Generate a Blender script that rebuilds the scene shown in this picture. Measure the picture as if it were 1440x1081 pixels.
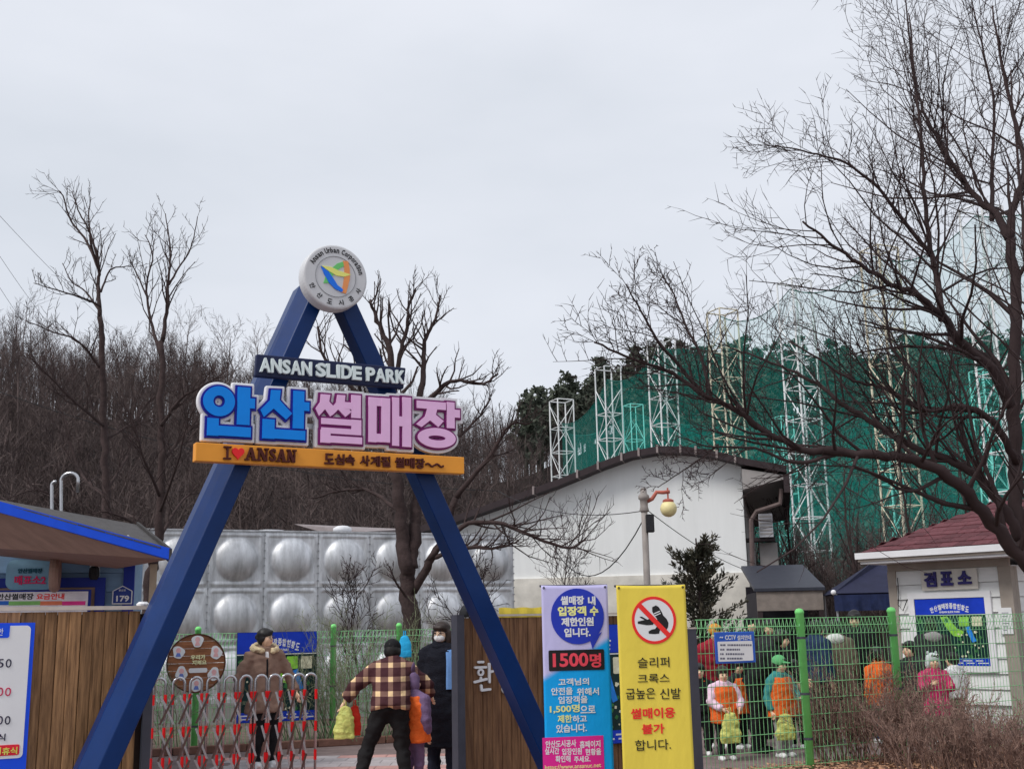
import bpy, bmesh, math, random
import numpy as np
from mathutils import Vector, Matrix, noise as mnoise

for o in list(bpy.data.objects): bpy.data.objects.remove(o)
SC = bpy.context.scene
COL = SC.collection
rad = math.radians

# ------------------------------------------------------------------ camera
F, CX, CY, HZ, EYE, ROLL = 1600.0, 720.0, 540.5, 880.0, 1.55, rad(-1.15)
PITCH = math.atan((HZ - CY) / F)
RC = Matrix.Rotation(math.pi/2 + PITCH, 3, 'X') @ Matrix.Rotation(ROLL, 3, 'Z')
cd = bpy.data.cameras.new('camera'); cam = bpy.data.objects.new('camera', cd); COL.objects.link(cam)
cam.matrix_world = Matrix.Translation((0, 0, EYE)) @ RC.to_4x4()
cd.sensor_fit = 'HORIZONTAL'; cd.sensor_width = 36; cd.lens = F / 1440 * 36
cd.clip_start = .1; cd.clip_end = 2000
SC.camera = cam

# ------------------------------------------------------------------ sky, sun, exposure
SUN_EL, SUN_AZ = rad(48), rad(205)          # high, from behind the camera on the left
w = bpy.data.worlds.new('World'); SC.world = w; w.use_nodes = True
nt = w.node_tree; nt.nodes.clear()
def wn(t): return nt.nodes.new(t)
out = wn('ShaderNodeOutputWorld'); bg = wn('ShaderNodeBackground'); sky = wn('ShaderNodeTexSky')
sky.sky_type = 'NISHITA'; sky.sun_disc = False; sky.sun_elevation = SUN_EL; sky.sun_rotation = SUN_AZ
sky.air_density = 1.0; sky.dust_density = 3.0
tc = wn('ShaderNodeTexCoord'); nz = wn('ShaderNodeTexNoise')
mp = wn('ShaderNodeMapping'); mp.inputs['Scale'].default_value = (1, 1, 2.6)
nz.inputs['Scale'].default_value = 2.1; nz.inputs['Detail'].default_value = 5; nz.inputs['Roughness'].default_value = .5
cr = wn('ShaderNodeValToRGB')
cr.color_ramp.elements[0].position = .32; cr.color_ramp.elements[0].color = (5.05, 5.35, 5.85, 1)
cr.color_ramp.elements[1].position = .68; cr.color_ramp.elements[1].color = (6.1, 6.3, 6.8, 1)
mx = wn('ShaderNodeMix'); mx.data_type = 'RGBA'; mx.inputs[0].default_value = .93
nt.links.new(tc.outputs['Generated'], mp.inputs['Vector']); nt.links.new(mp.outputs[0], nz.inputs['Vector'])
nt.links.new(nz.outputs['Fac'], cr.inputs[0])
nt.links.new(sky.outputs[0], mx.inputs[6]); nt.links.new(cr.outputs[0], mx.inputs[7])
nt.links.new(mx.outputs[2], bg.inputs['Color']); bg.inputs['Strength'].default_value = .1
nt.links.new(bg.outputs[0], out.inputs['Surface'])
sl = bpy.data.lights.new('sun', 'SUN'); sl.energy = 1.5; sl.angle = rad(20); sl.color = (1, .97, .93)
so = bpy.data.objects.new('sun', sl); COL.objects.link(so); so.location = (-10, -10, 30)
# light travels from the sun towards the scene: azimuth measured so that the sun stands behind-left of the camera
sdir = Vector((-.80 * math.cos(SUN_EL), -.60 * math.cos(SUN_EL), math.sin(SUN_EL))).normalized()
so.rotation_euler = sdir.to_track_quat('Z', 'Y').to_euler()
sky.sun_rotation = math.atan2(sdir.x, sdir.y)
vs = SC.view_settings; vs.view_transform = 'Standard'; vs.look = 'None'; vs.exposure = .5; vs.gamma = 1
vs.use_curve_mapping = False
SC.render.resolution_x = 1024; SC.render.resolution_y = 768

# ------------------------------------------------------------------ placement helpers
def ray(px, py): return RC @ Vector(((px - CX) / F, -(py - CY) / F, -1.0))
def P(px, py, Y):                      # the point seen at a photo pixel, Y metres ahead
    d = ray(px, py); t = Y / d.y
    return Vector((d.x * t, Y, EYE + d.z * t))
def GR(px, py, z=0.0):                 # the ground point seen at a photo pixel
    d = ray(px, py); t = (z - EYE) / d.z
    return Vector((d.x * t, d.y * t, z))
class Plane:                           # an upright plane through (x, y), turned by psi
    def __init__(s, x, y, deg): s.o = Vector((x, y, 0)); s.psi = rad(deg); s.n = Vector((math.sin(s.psi), -math.cos(s.psi), 0)); s.u = Vector((math.cos(s.psi), math.sin(s.psi), 0))
    def at(s, px, py):
        d = ray(px, py); e = Vector((0, 0, EYE)); t = s.n.dot(s.o - e) / s.n.dot(d); p = e + d * t
        return ((p - s.o).dot(s.u), p.z)
    def box(s, x0, y0, x1, y1):        # pixel box -> (u0, u1, z0, z1)
        a = s.at(x0, y0); b = s.at(x1, y1); c = s.at(x0, y1); d = s.at(x1, y0)
        return ((a[0]+c[0])/2, (b[0]+d[0])/2, (b[1]+c[1])/2, (a[1]+d[1])/2)
    def back(s, k): q = s.o - s.n * k; return Plane(q.x, q.y, math.degrees(s.psi))
    def world(s, u, z=0): return s.o + s.u * u + Vector((0, 0, z))

# ------------------------------------------------------------------ materials
def lin(c): return tuple(((v/255)/12.92 if v/255 <= .04045 else ((v/255+.055)/1.055)**2.4) for v in c)
def C(r, g, b, k=.68): return tuple(min(.85, x / k) for x in lin((r, g, b)))
MATS = {}
def mat(name, col, rough=.7, metal=0, var=.18, scale=6, bump=0, bscale=None, st=(1, 1, 1), rnd=0, col2=None, spec=.2, alpha=None, emit=0, detail=5):
    if name in MATS: return MATS[name]
    m = bpy.data.materials.new(name); m.use_nodes = True; n = m.node_tree; L = n.links
    b = n.nodes['Principled BSDF']; b.inputs['Roughness'].default_value = rough; b.inputs['Metallic'].default_value = metal
    b.inputs['Specular IOR Level'].default_value = spec
    tcn = n.nodes.new('ShaderNodeTexCoord'); mpn = n.nodes.new('ShaderNodeMapping'); mpn.inputs['Scale'].default_value = st
    oi = n.nodes.new('ShaderNodeObjectInfo'); ad = n.nodes.new('ShaderNodeVectorMath'); ad.operation = 'MULTIPLY_ADD'
    cmb = n.nodes.new('ShaderNodeCombineXYZ')
    for i in range(3): L.new(oi.outputs['Random'], cmb.inputs[i])
    L.new(tcn.outputs['Object'], mpn.inputs[0])
    ad.inputs[1].default_value = (37, 53, 71)
    L.new(cmb.outputs[0], ad.inputs[0]); L.new(mpn.outputs[0], ad.inputs[2])
    nn = n.nodes.new('ShaderNodeTexNoise'); nn.inputs['Scale'].default_value = scale; nn.inputs['Detail'].default_value = detail
    nn.inputs['Roughness'].default_value = .62
    L.new(ad.outputs[0], nn.inputs['Vector'])
    r = n.nodes.new('ShaderNodeValToRGB')
    c2 = col2 or tuple(min(.9, v * (1 + var)) for v in col); c1 = tuple(v * (1 - var) for v in col)
    r.color_ramp.elements[0].position = .3; r.color_ramp.elements[1].position = .7
    r.color_ramp.elements[0].color = (*c1, 1); r.color_ramp.elements[1].color = (*c2, 1)
    L.new(nn.outputs['Fac'], r.inputs[0]); src = r.outputs[0]
    if rnd:
        hs = n.nodes.new('ShaderNodeHueSaturation'); mr = n.nodes.new('ShaderNodeMapRange')
        mr.inputs[3].default_value = 1 - rnd; mr.inputs[4].default_value = 1 + rnd
        L.new(oi.outputs['Random'], mr.inputs[0]); L.new(mr.outputs[0], hs.inputs['Value']); L.new(src, hs.inputs['Color']); src = hs.outputs[0]
    L.new(src, b.inputs['Base Color'])
    if emit: L.new(src, b.inputs['Emission Color']); b.inputs['Emission Strength'].default_value = emit
    if bump:
        bn = n.nodes.new('ShaderNodeBump'); bn.inputs['Strength'].default_value = bump; bn.inputs['Distance'].default_value = .02
        n2 = n.nodes.new('ShaderNodeTexNoise'); n2.inputs['Scale'].default_value = bscale or scale * 3; n2.inputs['Detail'].default_value = 4
        L.new(ad.outputs[0], n2.inputs['Vector']); L.new(n2.outputs['Fac'], bn.inputs['Height']); L.new(bn.outputs[0], b.inputs['Normal'])
    if alpha is not None: b.inputs['Alpha'].default_value = alpha
    MATS[name] = m; return m

# ------------------------------------------------------------------ mesh helpers
class MB:
    def __init__(s): s.v = []; s.f = []
    def add(s, vs, fs):
        o = len(s.v); s.v += [tuple(p) for p in vs]; s.f += [tuple(i + o for i in q) for q in fs]; return s
    def box(s, c, d, R=None):
        hx, hy, hz = d[0]/2, d[1]/2, d[2]/2
        vs = [Vector((x, y, z)) for x in (-hx, hx) for y in (-hy, hy) for z in (-hz, hz)]
        if R is not None: vs = [R @ q for q in vs]
        c = Vector(c); vs = [q + c for q in vs]
        return s.add(vs, [(0, 1, 3, 2), (4, 6, 7, 5), (0, 4, 5, 1), (2, 3, 7, 6), (0, 2, 6, 4), (1, 5, 7, 3)])
    def b6(s, x0, x1, y0, y1, z0, z1): return s.box(((x0+x1)/2, (y0+y1)/2, (z0+z1)/2), (x1-x0, y1-y0, z1-z0))
    def bar(s, a, b, w, h=None, up=(0, 0, 1)):
        a = Vector(a); b = Vector(b); d = b - a; L = d.length; h = h or w
        if L < 1e-6: return s
        z = d / L; x = Vector(up).cross(z)
        if x.length < 1e-3: x = Vector((1, 0, 0)).cross(z)
        x.normalize(); y = z.cross(x)
        return s.box((a + b) / 2, (w, h, L), Matrix((x, y, z)).transposed())
    def tube(s, pts, rs, n=6, cap=True, side=None):
        pts = [Vector(p) for p in pts]; m = len(pts); vs = []; fs = []
        if not isinstance(rs, (list, tuple)): rs = [rs] * m
        ref = Vector(side) if side else None
        px = None
        for i, p in enumerate(pts):
            t = (pts[min(i+1, m-1)] - pts[max(i-1, 0)]);
            if t.length < 1e-9: t = Vector((0, 0, 1))
            t.normalize()
            if ref is not None: x = ref - t * ref.dot(t)
            elif px is None:
                x = Vector((0, 0, 1)).cross(t)
                if x.length < .05: x = Vector((1, 0, 0)) - t * t.x
            else: x = px - t * px.dot(t)
            if x.length < 1e-6: x = Vector((1, 0, 0)) - t * t.x
            x.normalize(); px = x; y = t.cross(x)
            r = rs[i]; a, b = r if isinstance(r, (tuple, list)) else (r, r)
            for k in range(n):
                an = 2 * math.pi * k / n; vs.append(p + x * (a * math.cos(an)) + y * (b * math.sin(an)))
        for i in range(m - 1):
            for k in range(n):
                k2 = (k + 1) % n; fs.append((i*n+k, i*n+k2, (i+1)*n+k2, (i+1)*n+k))
        if cap: fs.append(tuple(range(n-1, -1, -1))); fs.append(tuple((m-1)*n + k for k in range(n)))
        return s.add(vs, fs)
    def prism(s, poly, y0, y1):          # polygon in x-z, from y0 (front) to y1 (back)
        n = len(poly); ar = sum(poly[i][0]*poly[(i+1) % n][1] - poly[(i+1) % n][0]*poly[i][1] for i in range(n))
        if ar < 0: poly = poly[::-1]
        vs = [(x, y0, z) for x, z in poly] + [(x, y1, z) for x, z in poly]
        fs = [tuple(range(n)), tuple(range(2*n-1, n-1, -1))] + [((i+1) % n, i, n+i, n+(i+1) % n) for i in range(n)]
        return s.add(vs, fs)
    def ring(s, cx, cz, rx, rz, hx, hz, y0, y1, n=40):
        vs = []; fs = []
        for k in range(n):
            a = 2*math.pi*k/n; c, q = math.cos(a), math.sin(a)
            vs += [(cx+rx*c, y0, cz+rz*q), (cx+hx*c, y0, cz+hz*q), (cx+rx*c, y1, cz+rz*q), (cx+hx*c, y1, cz+hz*q)]
        for k in range(n):
            a = 4*k; b = 4*((k+1) % n)
            fs += [(a, b, b+1, a+1), (a+2, a+3, b+3, b+2), (a, a+2, b+2, b), (a+1, b+1, b+3, a+3)]
        return s.add(vs, fs)
    def disc(s, cx, cz, rx, rz, y0, y1, n=48): return s.prism([(cx+rx*math.cos(2*math.pi*k/n), cz+rz*math.sin(2*math.pi*k/n)) for k in range(n)], y0, y1)
    def rrect(s, x0, x1, z0, z1, r, y0, y1, n=5):
        p = []
        for cx, cz, a0 in ((x1-r, z1-r, 0), (x0+r, z1-r, 90), (x0+r, z0+r, 180), (x1-r, z0+r, 270)):
            for k in range(n+1): a = rad(a0 + 90*k/n); p.append((cx+r*math.cos(a), cz+r*math.sin(a)))
        return s.prism(p, y0, y1)
    def ell(s, c, r, nu=14, nv=9, R=None):
        vs = []; c = Vector(c)
        for j in range(1, nv):
            t = math.pi*j/nv
            for i in range(nu):
                a = 2*math.pi*i/nu; q = Vector((r[0]*math.sin(t)*math.cos(a), r[1]*math.sin(t)*math.sin(a), r[2]*math.cos(t)))
                vs.append(c + (R @ q if R is not None else q))
        top = Vector((0, 0, r[2])); bot = -top
        vs += [c + (R @ top if R is not None else top), c + (R @ bot if R is not None else bot)]
        fs = []
        for j in range(nv-2):
            for i in range(nu):
                i2 = (i+1) % nu; fs.append((j*nu+i, (j+1)*nu+i, (j+1)*nu+i2, j*nu+i2))
        T = (nv-1)*nu
        for i in range(nu):
            i2 = (i+1) % nu; fs.append((T, i, i2)); fs.append((T+1, (nv-2)*nu+i2, (nv-2)*nu+i))
        return s.add(vs, fs)
    def lathe(s, prof, n=16, c=(0, 0, 0)):
        vs = []; m = len(prof)
        for r, z in prof:
            for k in range(n): a = 2*math.pi*k/n; vs.append((c[0]+max(r, 1e-4)*math.cos(a), c[1]+max(r, 1e-4)*math.sin(a), c[2]+z))
        fs = [(i*n+k, i*n+(k+1) % n, (i+1)*n+(k+1) % n, (i+1)*n+k) for i in range(m-1) for k in range(n)]
        fs += [tuple(range(n-1, -1, -1)), tuple((m-1)*n+k for k in range(n))]
        return s.add(vs, fs)
    def mesh(s, name, m, smooth=False):
        me = bpy.data.meshes.new(name); me.from_pydata(s.v, [], s.f)
        if m: me.materials.append(m)
        if smooth: me.polygons.foreach_set('use_smooth', [True]*len(me.polygons))
        me.update(); return me
    def build(s, name, m, parent=None, smooth=False, loc=(0, 0, 0), rz=0):
        return ob(name, s.mesh(name, m, smooth), parent, loc, rz)
def ob(name, me, parent=None, loc=(0, 0, 0), rz=0):
    o = bpy.data.objects.new(name, me); COL.objects.link(o); o.location = loc; o.rotation_euler = (0, 0, rz)
    if parent is not None: o.parent = parent
    return o
def tag(o, label, cat, group=None):
    o['label'] = label; o['category'] = cat
    if group: o['group'] = group
    return o
def struct(o): o['kind'] = 'structure'; return o
def stuff(o): o['kind'] = 'stuff'; return o
def thing(name, label, cat, loc=(0, 0, 0), rz=0, group=None): return tag(ob(name, None, None, loc, rz), label, cat, group)
def npmesh(name, V, Q, m, smooth=False):
    me = bpy.data.meshes.new(name); k = Q.shape[1]
    me.vertices.add(len(V)); me.vertices.foreach_set('co', np.asarray(V, np.float32).ravel())
    me.loops.add(Q.size); me.loops.foreach_set('vertex_index', np.asarray(Q, np.int32).ravel())
    me.polygons.add(len(Q)); me.polygons.foreach_set('loop_start', np.arange(0, Q.size, k, dtype=np.int32))
    me.materials.append(m); me.update(calc_edges=True); me.validate(); return me
def bevel(o, w=.01, seg=2):
    md = o.modifiers.new('bevel', 'BEVEL'); md.width = w; md.segments = seg; md.limit_method = 'ANGLE'; return o

# lettering: the built-in font, turned into a mesh that stands upright and faces -y
TXT = {}
def txt_mesh(body, bold=.0, res=3):
    key = (body, bold, res)
    if key in TXT: return TXT[key]
    cu = bpy.data.curves.new('t', 'FONT'); cu.body = body; cu.size = 1; cu.offset = bold; cu.resolution_u = res
    o = bpy.data.objects.new('t', cu); COL.objects.link(o)
    dg = bpy.context.evaluated_depsgraph_get(); me = o.evaluated_get(dg).to_mesh()
    V = np.array([v.co[:2] for v in me.vertices]) if len(me.vertices) else np.zeros((1, 2))
    Fc = [tuple(p.vertices) for p in me.polygons]
    # outline edges (used by one face only) to give the letters real thickness
    cnt = {}
    for p in Fc:
        for i in range(len(p)):
            a, b = p[i], p[(i+1) % len(p)]; cnt[(a, b)] = cnt.get((a, b), 0) + 1
    rim = [e for e in cnt if (e[1], e[0]) not in cnt]
    o.evaluated_get(dg).to_mesh_clear(); bpy.data.objects.remove(o); bpy.data.curves.remove(cu)
    TXT[key] = (V, Fc, rim); return TXT[key]
def put_text(mb, body, cx, cz, w, h, y0, y1, bold=0, res=3, rot=0, slant=0, warp=None):
    V, Fc, rim = txt_mesh(body, bold, res)
    lo = V.min(0); hi = V.max(0); sz = np.maximum(hi - lo, 1e-6)
    Q = (V - (lo + hi) / 2)
    sx = w / sz[0] if w else h / sz[1]; sy = h / sz[1] if h else sx
    X = Q[:, 0]*sx; Z = Q[:, 1]*sy; c, q = math.cos(rot), math.sin(rot)
    X, Z = X*c - Z*q + cx, X*q + Z*c + cz
    n = len(V); wy = [warp(x, z) if warp else 0 for x, z in zip(X, Z)]
    vs = [(X[i], y0+wy[i], Z[i]) for i in range(n)] + [(X[i], y1+wy[i], Z[i]) for i in range(n)]
    fs = list(Fc) + [(b, a, a+n, b+n) for a, b in rim]
    # make sure fronts look towards -y
    if Fc:
        a, b, c_ = [Vector(vs[i]) for i in Fc[0][:3]]
        if (b-a).cross(c_-a).y > 0: fs = [p[::-1] for p in fs]
    return mb.add(vs, fs)
def letters(root, m, word, cx, cz, w, h, y0, y1, bold=.03):      # one object for each letter of a word
    hangul = ord(word[0]) > 0x1100
    if hangul:
        n = len(word)
        for i, ch in enumerate(word):
            mb = MB(); put_text(mb, ch, cx-w/2+w*(i+.5)/n, cz, w/n*.9, h, y0, y1, bold); mb.build('letter', m, root)
        return
    wd = {'I': .42, 'N': 1.1, 'A': 1.12, 'L': .86, 'S': .9, 'E': .86, 'P': .92}; ws = [wd.get(c, 1) for c in word]; k = w/sum(ws); x = cx-w/2
    for ch, q in zip(word, ws):
        mb = MB(); put_text(mb, ch, x+k*q/2, cz, k*q*(.95 if ch != 'I' else .62), h, y0, y1, bold); mb.build('letter', m, root); x += k*q
def ptext(mb, pl, body, x0, y0, x1, y1, yf, yb, bold=.012, **k):
    u0, u1, z0, z1 = pl.box(x0, y0, x1, y1)
    return put_text(mb, body, (u0+u1)/2, (z0+z1)/2, u1-u0, z1-z0, yf, yb, bold, **k)
# ------------------------------------------------------------------ the ground and the hill
def sm(t): t = max(0., min(1., t)); return t*t*(3-2*t)
SKYL = [(-200, 395), (0, 418), (100, 455), (250, 452), (330, 470), (440, 505), (560, 525), (690, 556), (730, 552), (800, 527), (870, 505), (940, 497), (1000, 497), (1100, 498), (1200, 493), (1300, 488), (1440, 478), (1700, 470)]
def interp(tab, x):
    if x <= tab[0][0]: return tab[0][1]
    for (a, b), (c, d) in zip(tab, tab[1:]):
        if x <= c: return b + (d-b)*(x-a)/(c-a)
    return tab[-1][1]
def hill_h(x, y):
    az = max(-.62, min(.62, x / max(y, 1))); px = CX + F*az
    s = interp([(-300, 36), (500, 40), (700, 48), (860, 96), (1100, 108), (1700, 108)], px)
    e = interp([(-300, 105), (500, 112), (700, 120), (860, 150), (1700, 165)], px)
    top = ((HZ - .02*(px-CX)) - interp(SKYL, px)) * e / F + EYE - interp([(0, 10.6), (600, 9.8), (700, 10.5), (800, 10.8), (900, 9.4), (1440, 8.4)], px)
    h = top * sm((y - s) / (e - s)) ** .85
    if y > e: h = top - (y-e)*.05
    return h + .5*math.sin(x*.21+1)*math.sin(y*.17) * sm((y-s)/20)
m_paving = mat('pinkish paving', C(150, 118, 112), .85, var=.22, scale=3, bump=.3, bscale=60)
m_soil = mat('bare soil', C(92, 80, 72), .95, var=.3, scale=5, bump=.6, bscale=25)
m_hill = mat('leaf litter slope', (.03, .023, .022), .95, var=.35, scale=.6, bump=.5, bscale=3)
g = MB(); N = 90
xs = [-150 + 330*i/N for i in range(N+1)]; ys = [24 + 190*j/N for j in range(N+1)]
for y in ys:
    for x in xs: g.v.append((x, y, hill_h(x, y)-.06))
g.f = [(j*(N+1)+i, j*(N+1)+i+1, (j+1)*(N+1)+i+1, (j+1)*(N+1)+i) for j in range(N) for i in range(N)]
struct(g.build('hillside', m_hill, smooth=True))
g = MB(); g.v = [(-400, -60, -.08), (400, -60, -.08), (400, 900, -.08), (-400, 900, -.08)]; g.f = [(0, 1, 2, 3)]
struct(g.build('ground', m_soil))
g = MB(); g.v = [(-14, -4, 0), (14, -4, 0), (14, 18.5, 0), (-14, 15.6, 0)]; g.f = [(0, 1, 2, 3)]
pave = struct(g.build('pavement', mat('pavement joints', C(105, 92, 90), .9, var=.2, scale=4)))
# paving slabs that the gap in the gate shows
slab = MB().box((0, 0, 0), (.292, .292, .02)).mesh('paving_slab', mat('paving slab', C(158, 122, 116), .85, var=.18, scale=4, bump=.25, bscale=50, rnd=.16))
slabg = MB().box((0, 0, 0), (.292, .292, .02)).mesh('paving_slab', mat('grey paving slab', C(150, 143, 143), .85, var=.15, scale=4, bump=.25, bscale=50, rnd=.1))
for j in range(17):
    for i in range(15):
        x = -3.9 + .3*i + .15*(j % 2); y = 10.6 + .3*j
        if abs(x/y + .115) < .135 and y < 15.0:
            o = ob('paving_slab', slabg if 13.6 < y < 14.6 or (i*7+j*3) % 11 == 0 else slab, pave, (x, y, -.004)); o.rotation_euler.x = .004*((i*j) % 3-1)

# ------------------------------------------------------------------ the gate arch
GX = P(471, 390, 9.0)
GP = Plane(GX.x, 9.0, 28); SG = GP.back(-.16)
m_blue = mat('blue gate paint', (.002, .026, .125), .36, var=.22, scale=1.6, bump=.05, bscale=9, spec=.22)
m_white = mat('white sign acrylic', (.78, .78, .8), .45, var=.05, scale=4)
m_navy = mat('navy outline', C(22, 22, 120), .45, var=.06)
m_maroon = mat('plum outline', C(98, 22, 84), .45, var=.06)
m_cyan = mat('bright blue letter face', (.004, .25, .84), .5, var=.04)
m_pink = mat('pink letter face', C(212, 160, 194), .45, var=.04)
m_orange = mat('amber sign bar', (.83, .34, .045), .45, var=.07, scale=3)
m_dknavy = mat('dark navy board', C(26, 32, 58), .45, var=.1)
m_pale = mat('pale blue letter face', C(190, 204, 228), .45, var=.04)
m_brown = mat('dark brown lettering', C(66, 28, 24), .6, var=.1)
m_red = mat('red heart', C(206, 36, 40), .45, var=.05)
m_steel = mat('galvanised steel', (.42, .43, .45), .45, .6, var=.12, scale=8)
gate = thing('gate_arch', 'tall blue A-shaped gate arch with disc on top and big Korean letter sign', 'gate arch', GP.o, GP.psi)
def leg(ur, sl, z0, zt, wd, top):
    a = lambda z: ur + sl*(zt - z)
    return [(a(0)-wd[0], 0), (a(0), 0), (a(top), top), (a(top)-wd[1], top)]
lg = MB()
for z in (0, 4.34):
    a = -.112 - .406*(4.124-z); k = 1.0 if z else 1.12
    lg.v += [(a, 0, z), (a-.125*k, 0, z), (a-.225*k, .15, z), (a-.225*k, .34, z), (a, .34, z)]
lg.f = [(i, (i+1) % 5, 5+(i+1) % 5, 5+i) for i in range(5)] + [(4, 3, 2, 1, 0), (5, 6, 7, 8, 9)]
bevel(lg.build('leg', m_blue, gate), .008)
bevel(MB().prism(leg(.213, .495, 0, 4.16, (.18, .165), 4.30), .003, .2).build('leg', m_blue, gate), .008)
for u in (-1.88, 2.18):
    p = MB().box((u, .125, .012), (.42, .44, .024))
    for sx in (-.16, .16):
        for sy in (-.16, .16): p.lathe([(.018, 0), (.018, .03), (.008, .034)], 8, (u+sx, .125+sy, .024))
    p.build('base_plate', m_steel, gate)
for z in (3.12, 3.32): MB().b6(-.98, 1.02, -.075, -.035, z-.02, z+.02).build('support_rail', m_steel, gate)
for z, u0, u1 in ((2.86, -.75, .92), (3.58, -.45, .55)): MB().b6(u0, u1, -.065, -.03, z-.02, z+.02).build('support_rail', m_steel, gate)
for z, u in ((3.22, -.48), (3.22, .72), (2.86, -.66), (2.86, .88), (3.58, -.38), (3.58, .5)): MB().b6(u-.02, u+.02, -.05, .01, z-.055, z+.055).build('bracket', m_steel, gate)
# yellow bar
u0, u1, z0, z1 = SG.box(274.5, 626.5, 653, 671)
bar = bevel(MB().b6(u0, u1, -.16, -.066, 2.79, 2.93).build('sign_bar', m_orange, gate), .006)
bz = 2.86; ux = lambda px, py=640: SG.at(px, py)[0]
def serif(mb, ch, x0, x1, z0, z1, y0, y1):
    w = x1-x0; h = z1-z0; t = min(.02, w*.24); th = .011; sf = t*.9
    R = lambda a, b, c, d, k: mb.prism([(a, c), (b, c), (b, d), (a, d)], y0 - k*.0006, y1)
    if ch == 'I':
        m = (x0+x1)/2; R(m-t/2, m+t/2, z0, z1, 0); R(x0, x1, z0, z0+th, 1); R(x0, x1, z1-th, z1, 2)
    if ch == 'N':
        R(x0+sf*.6, x0+sf*.6+t*.6, z0, z1, 0); R(x1-sf*.6-t*.6, x1-sf*.6, z0, z1, 1)
        mb.prism([(x0+sf*.3, z1), (x0+sf*.3+t*1.3, z1), (x1-sf*.6, z0), (x1-sf*.6-t*1.3, z0)], y0-.0013, y1)
        R(x0, x0+t*1.6, z0, z0+th, 3); R(x1-t*1.7, x1, z1-th, z1, 4); R(x0, x0+t*1.3, z1-th, z1, 5)
    if ch == 'A':
        m = (x0+x1)/2
        mb.prism([(x0+sf*.4, z0), (x0+sf*.4+t*.7, z0), (m+t*.3, z1), (m-t*.4, z1)], y0, y1)
        mb.prism([(x1-sf*.4-t*1.4, z0), (x1-sf*.4, z0), (m+t*.5, z1), (m-t*.5, z1)], y0-.0006, y1)
        R(x0+w*.25, x1-w*.28, z0+h*.3, z0+h*.3+th, 2); R(x0, x0+t*1.7, z0, z0+th, 3); R(x1-t*1.9, x1, z0, z0+th, 4)
    if ch == 'S': put_text(mb, 'S', m if False else (x0+x1)/2, (z0+z1)/2, w*.86, h, y0-.0004, y1, .03)
for ch, a, b in (('I', 313.5, 324.5), ('A', 343.5, 360.5), ('N', 360.5, 377), ('S', 377.5, 388), ('A', 387.5, 402.5), ('N', 402, 416)):
    lt = MB(); serif(lt, ch, ux(a), ux(b), bz-.048, bz+.05, -.185, -.1603); lt.build('letter', m_brown, bar)
hc = [(16*math.sin(t)**3, 13*math.cos(t)-5*math.cos(2*t)-2*math.cos(3*t)-math.cos(4*t)) for t in [2*math.pi*k/36 for k in range(36)]]
hx = (ux(326)+ux(342))/2
MB().prism([(hx+x*.0029, bz+.004+z*.0031) for x, z in hc], -.183, -.1603).build('heart', m_red, bar)
lt = MB()
for t, a, b in (('도심속', 455, 499), ('사계절', 505, 549), ('썰매장', 554, 597)):
    letters(bar, m_brown, t, (ux(a)+ux(b))/2, bz-.004, ux(b)-ux(a), .085, -.18, -.1603, .03)
for a in (598, 611):
    lt = MB()
    q = [(ux(a+12*k/10), -.17, bz-.012+.011*math.sin(2*math.pi*k/10)) for k in range(11)]; lt.tube(q, .009, 5)
    lt.build('wave_mark', m_brown, bar)
# name board
a, b, c, d = SG.at(364, 507), SG.at(573, 528), SG.at(360, 532), SG.at(569, 552)
nb = bevel(MB().prism([(c[0], 3.475), (d[0]+.01, 3.475), (b[0]+.005, 3.655), (a[0]-.008, 3.655)], -.12, -.066).build('name_board', m_dknavy, gate), .012, 3)
lt = MB()
for t, x0, x1 in (('ANSAN', 366, 440), ('SLIDE', 445, 510), ('PARK', 516, 571)): letters(nb, m_pale, t, (ux(x0, 520)+ux(x1, 520))/2, 3.567, ux(x1, 520)-ux(x0, 520), .112, -.15, -.1203, .035)
# the big letters, stroke by stroke, measured in a 3.789x enlargement of the photograph
def mp2(x, y): return SG.at(280 + x/3.789, 520 + y/3.789)
def offs(poly, e):
    n = len(poly); ar = sum(poly[i][0]*poly[(i+1) % n][1] - poly[(i+1) % n][0]*poly[i][1] for i in range(n)); s = 1 if ar > 0 else -1
    res = []
    for i in range(n):
        p0, p, p1 = Vector(poly[i-1]), Vector(poly[i]), Vector(poly[(i+1) % n])
        d0 = (p-p0).normalized(); d1 = (p1-p).normalized(); n0 = Vector((d0.y, -d0.x))*s; n1 = Vector((d1.y, -d1.x))*s
        m = (n0+n1); m = m.normalized() if m.length > 1e-3 else n0; k = min(1.5, 1/max(.3, m.dot(n0)))
        res.append(tuple(p + m*(e*k)))
    return res
def rc(x0, y0, x1, y1):
    q = [mp2(x0, y0), mp2(x1, y0), mp2(x1, y1), mp2(x0, y1)]
    a, b = (q[0][0]+q[3][0])/2, (q[1][0]+q[2][0])/2; t, l = (q[0][1]+q[1][1])/2, (q[2][1]+q[3][1])/2
    return ('p', [(a, l), (b, l), (b, t), (a, t)])
def pg(*pts): return ('p', [mp2(*p) for p in pts])
def rg(cx, cy, rx, ry, hx, hy):
    c = mp2(cx, cy); k = abs(mp2(cx+50, cy)[0]-c[0])/50; kz = abs(mp2(cx, cy+50)[1]-c[1])/50
    return ('r', (c[0], c[1], rx*k, ry*kz, hx*k, hy*kz))
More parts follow.
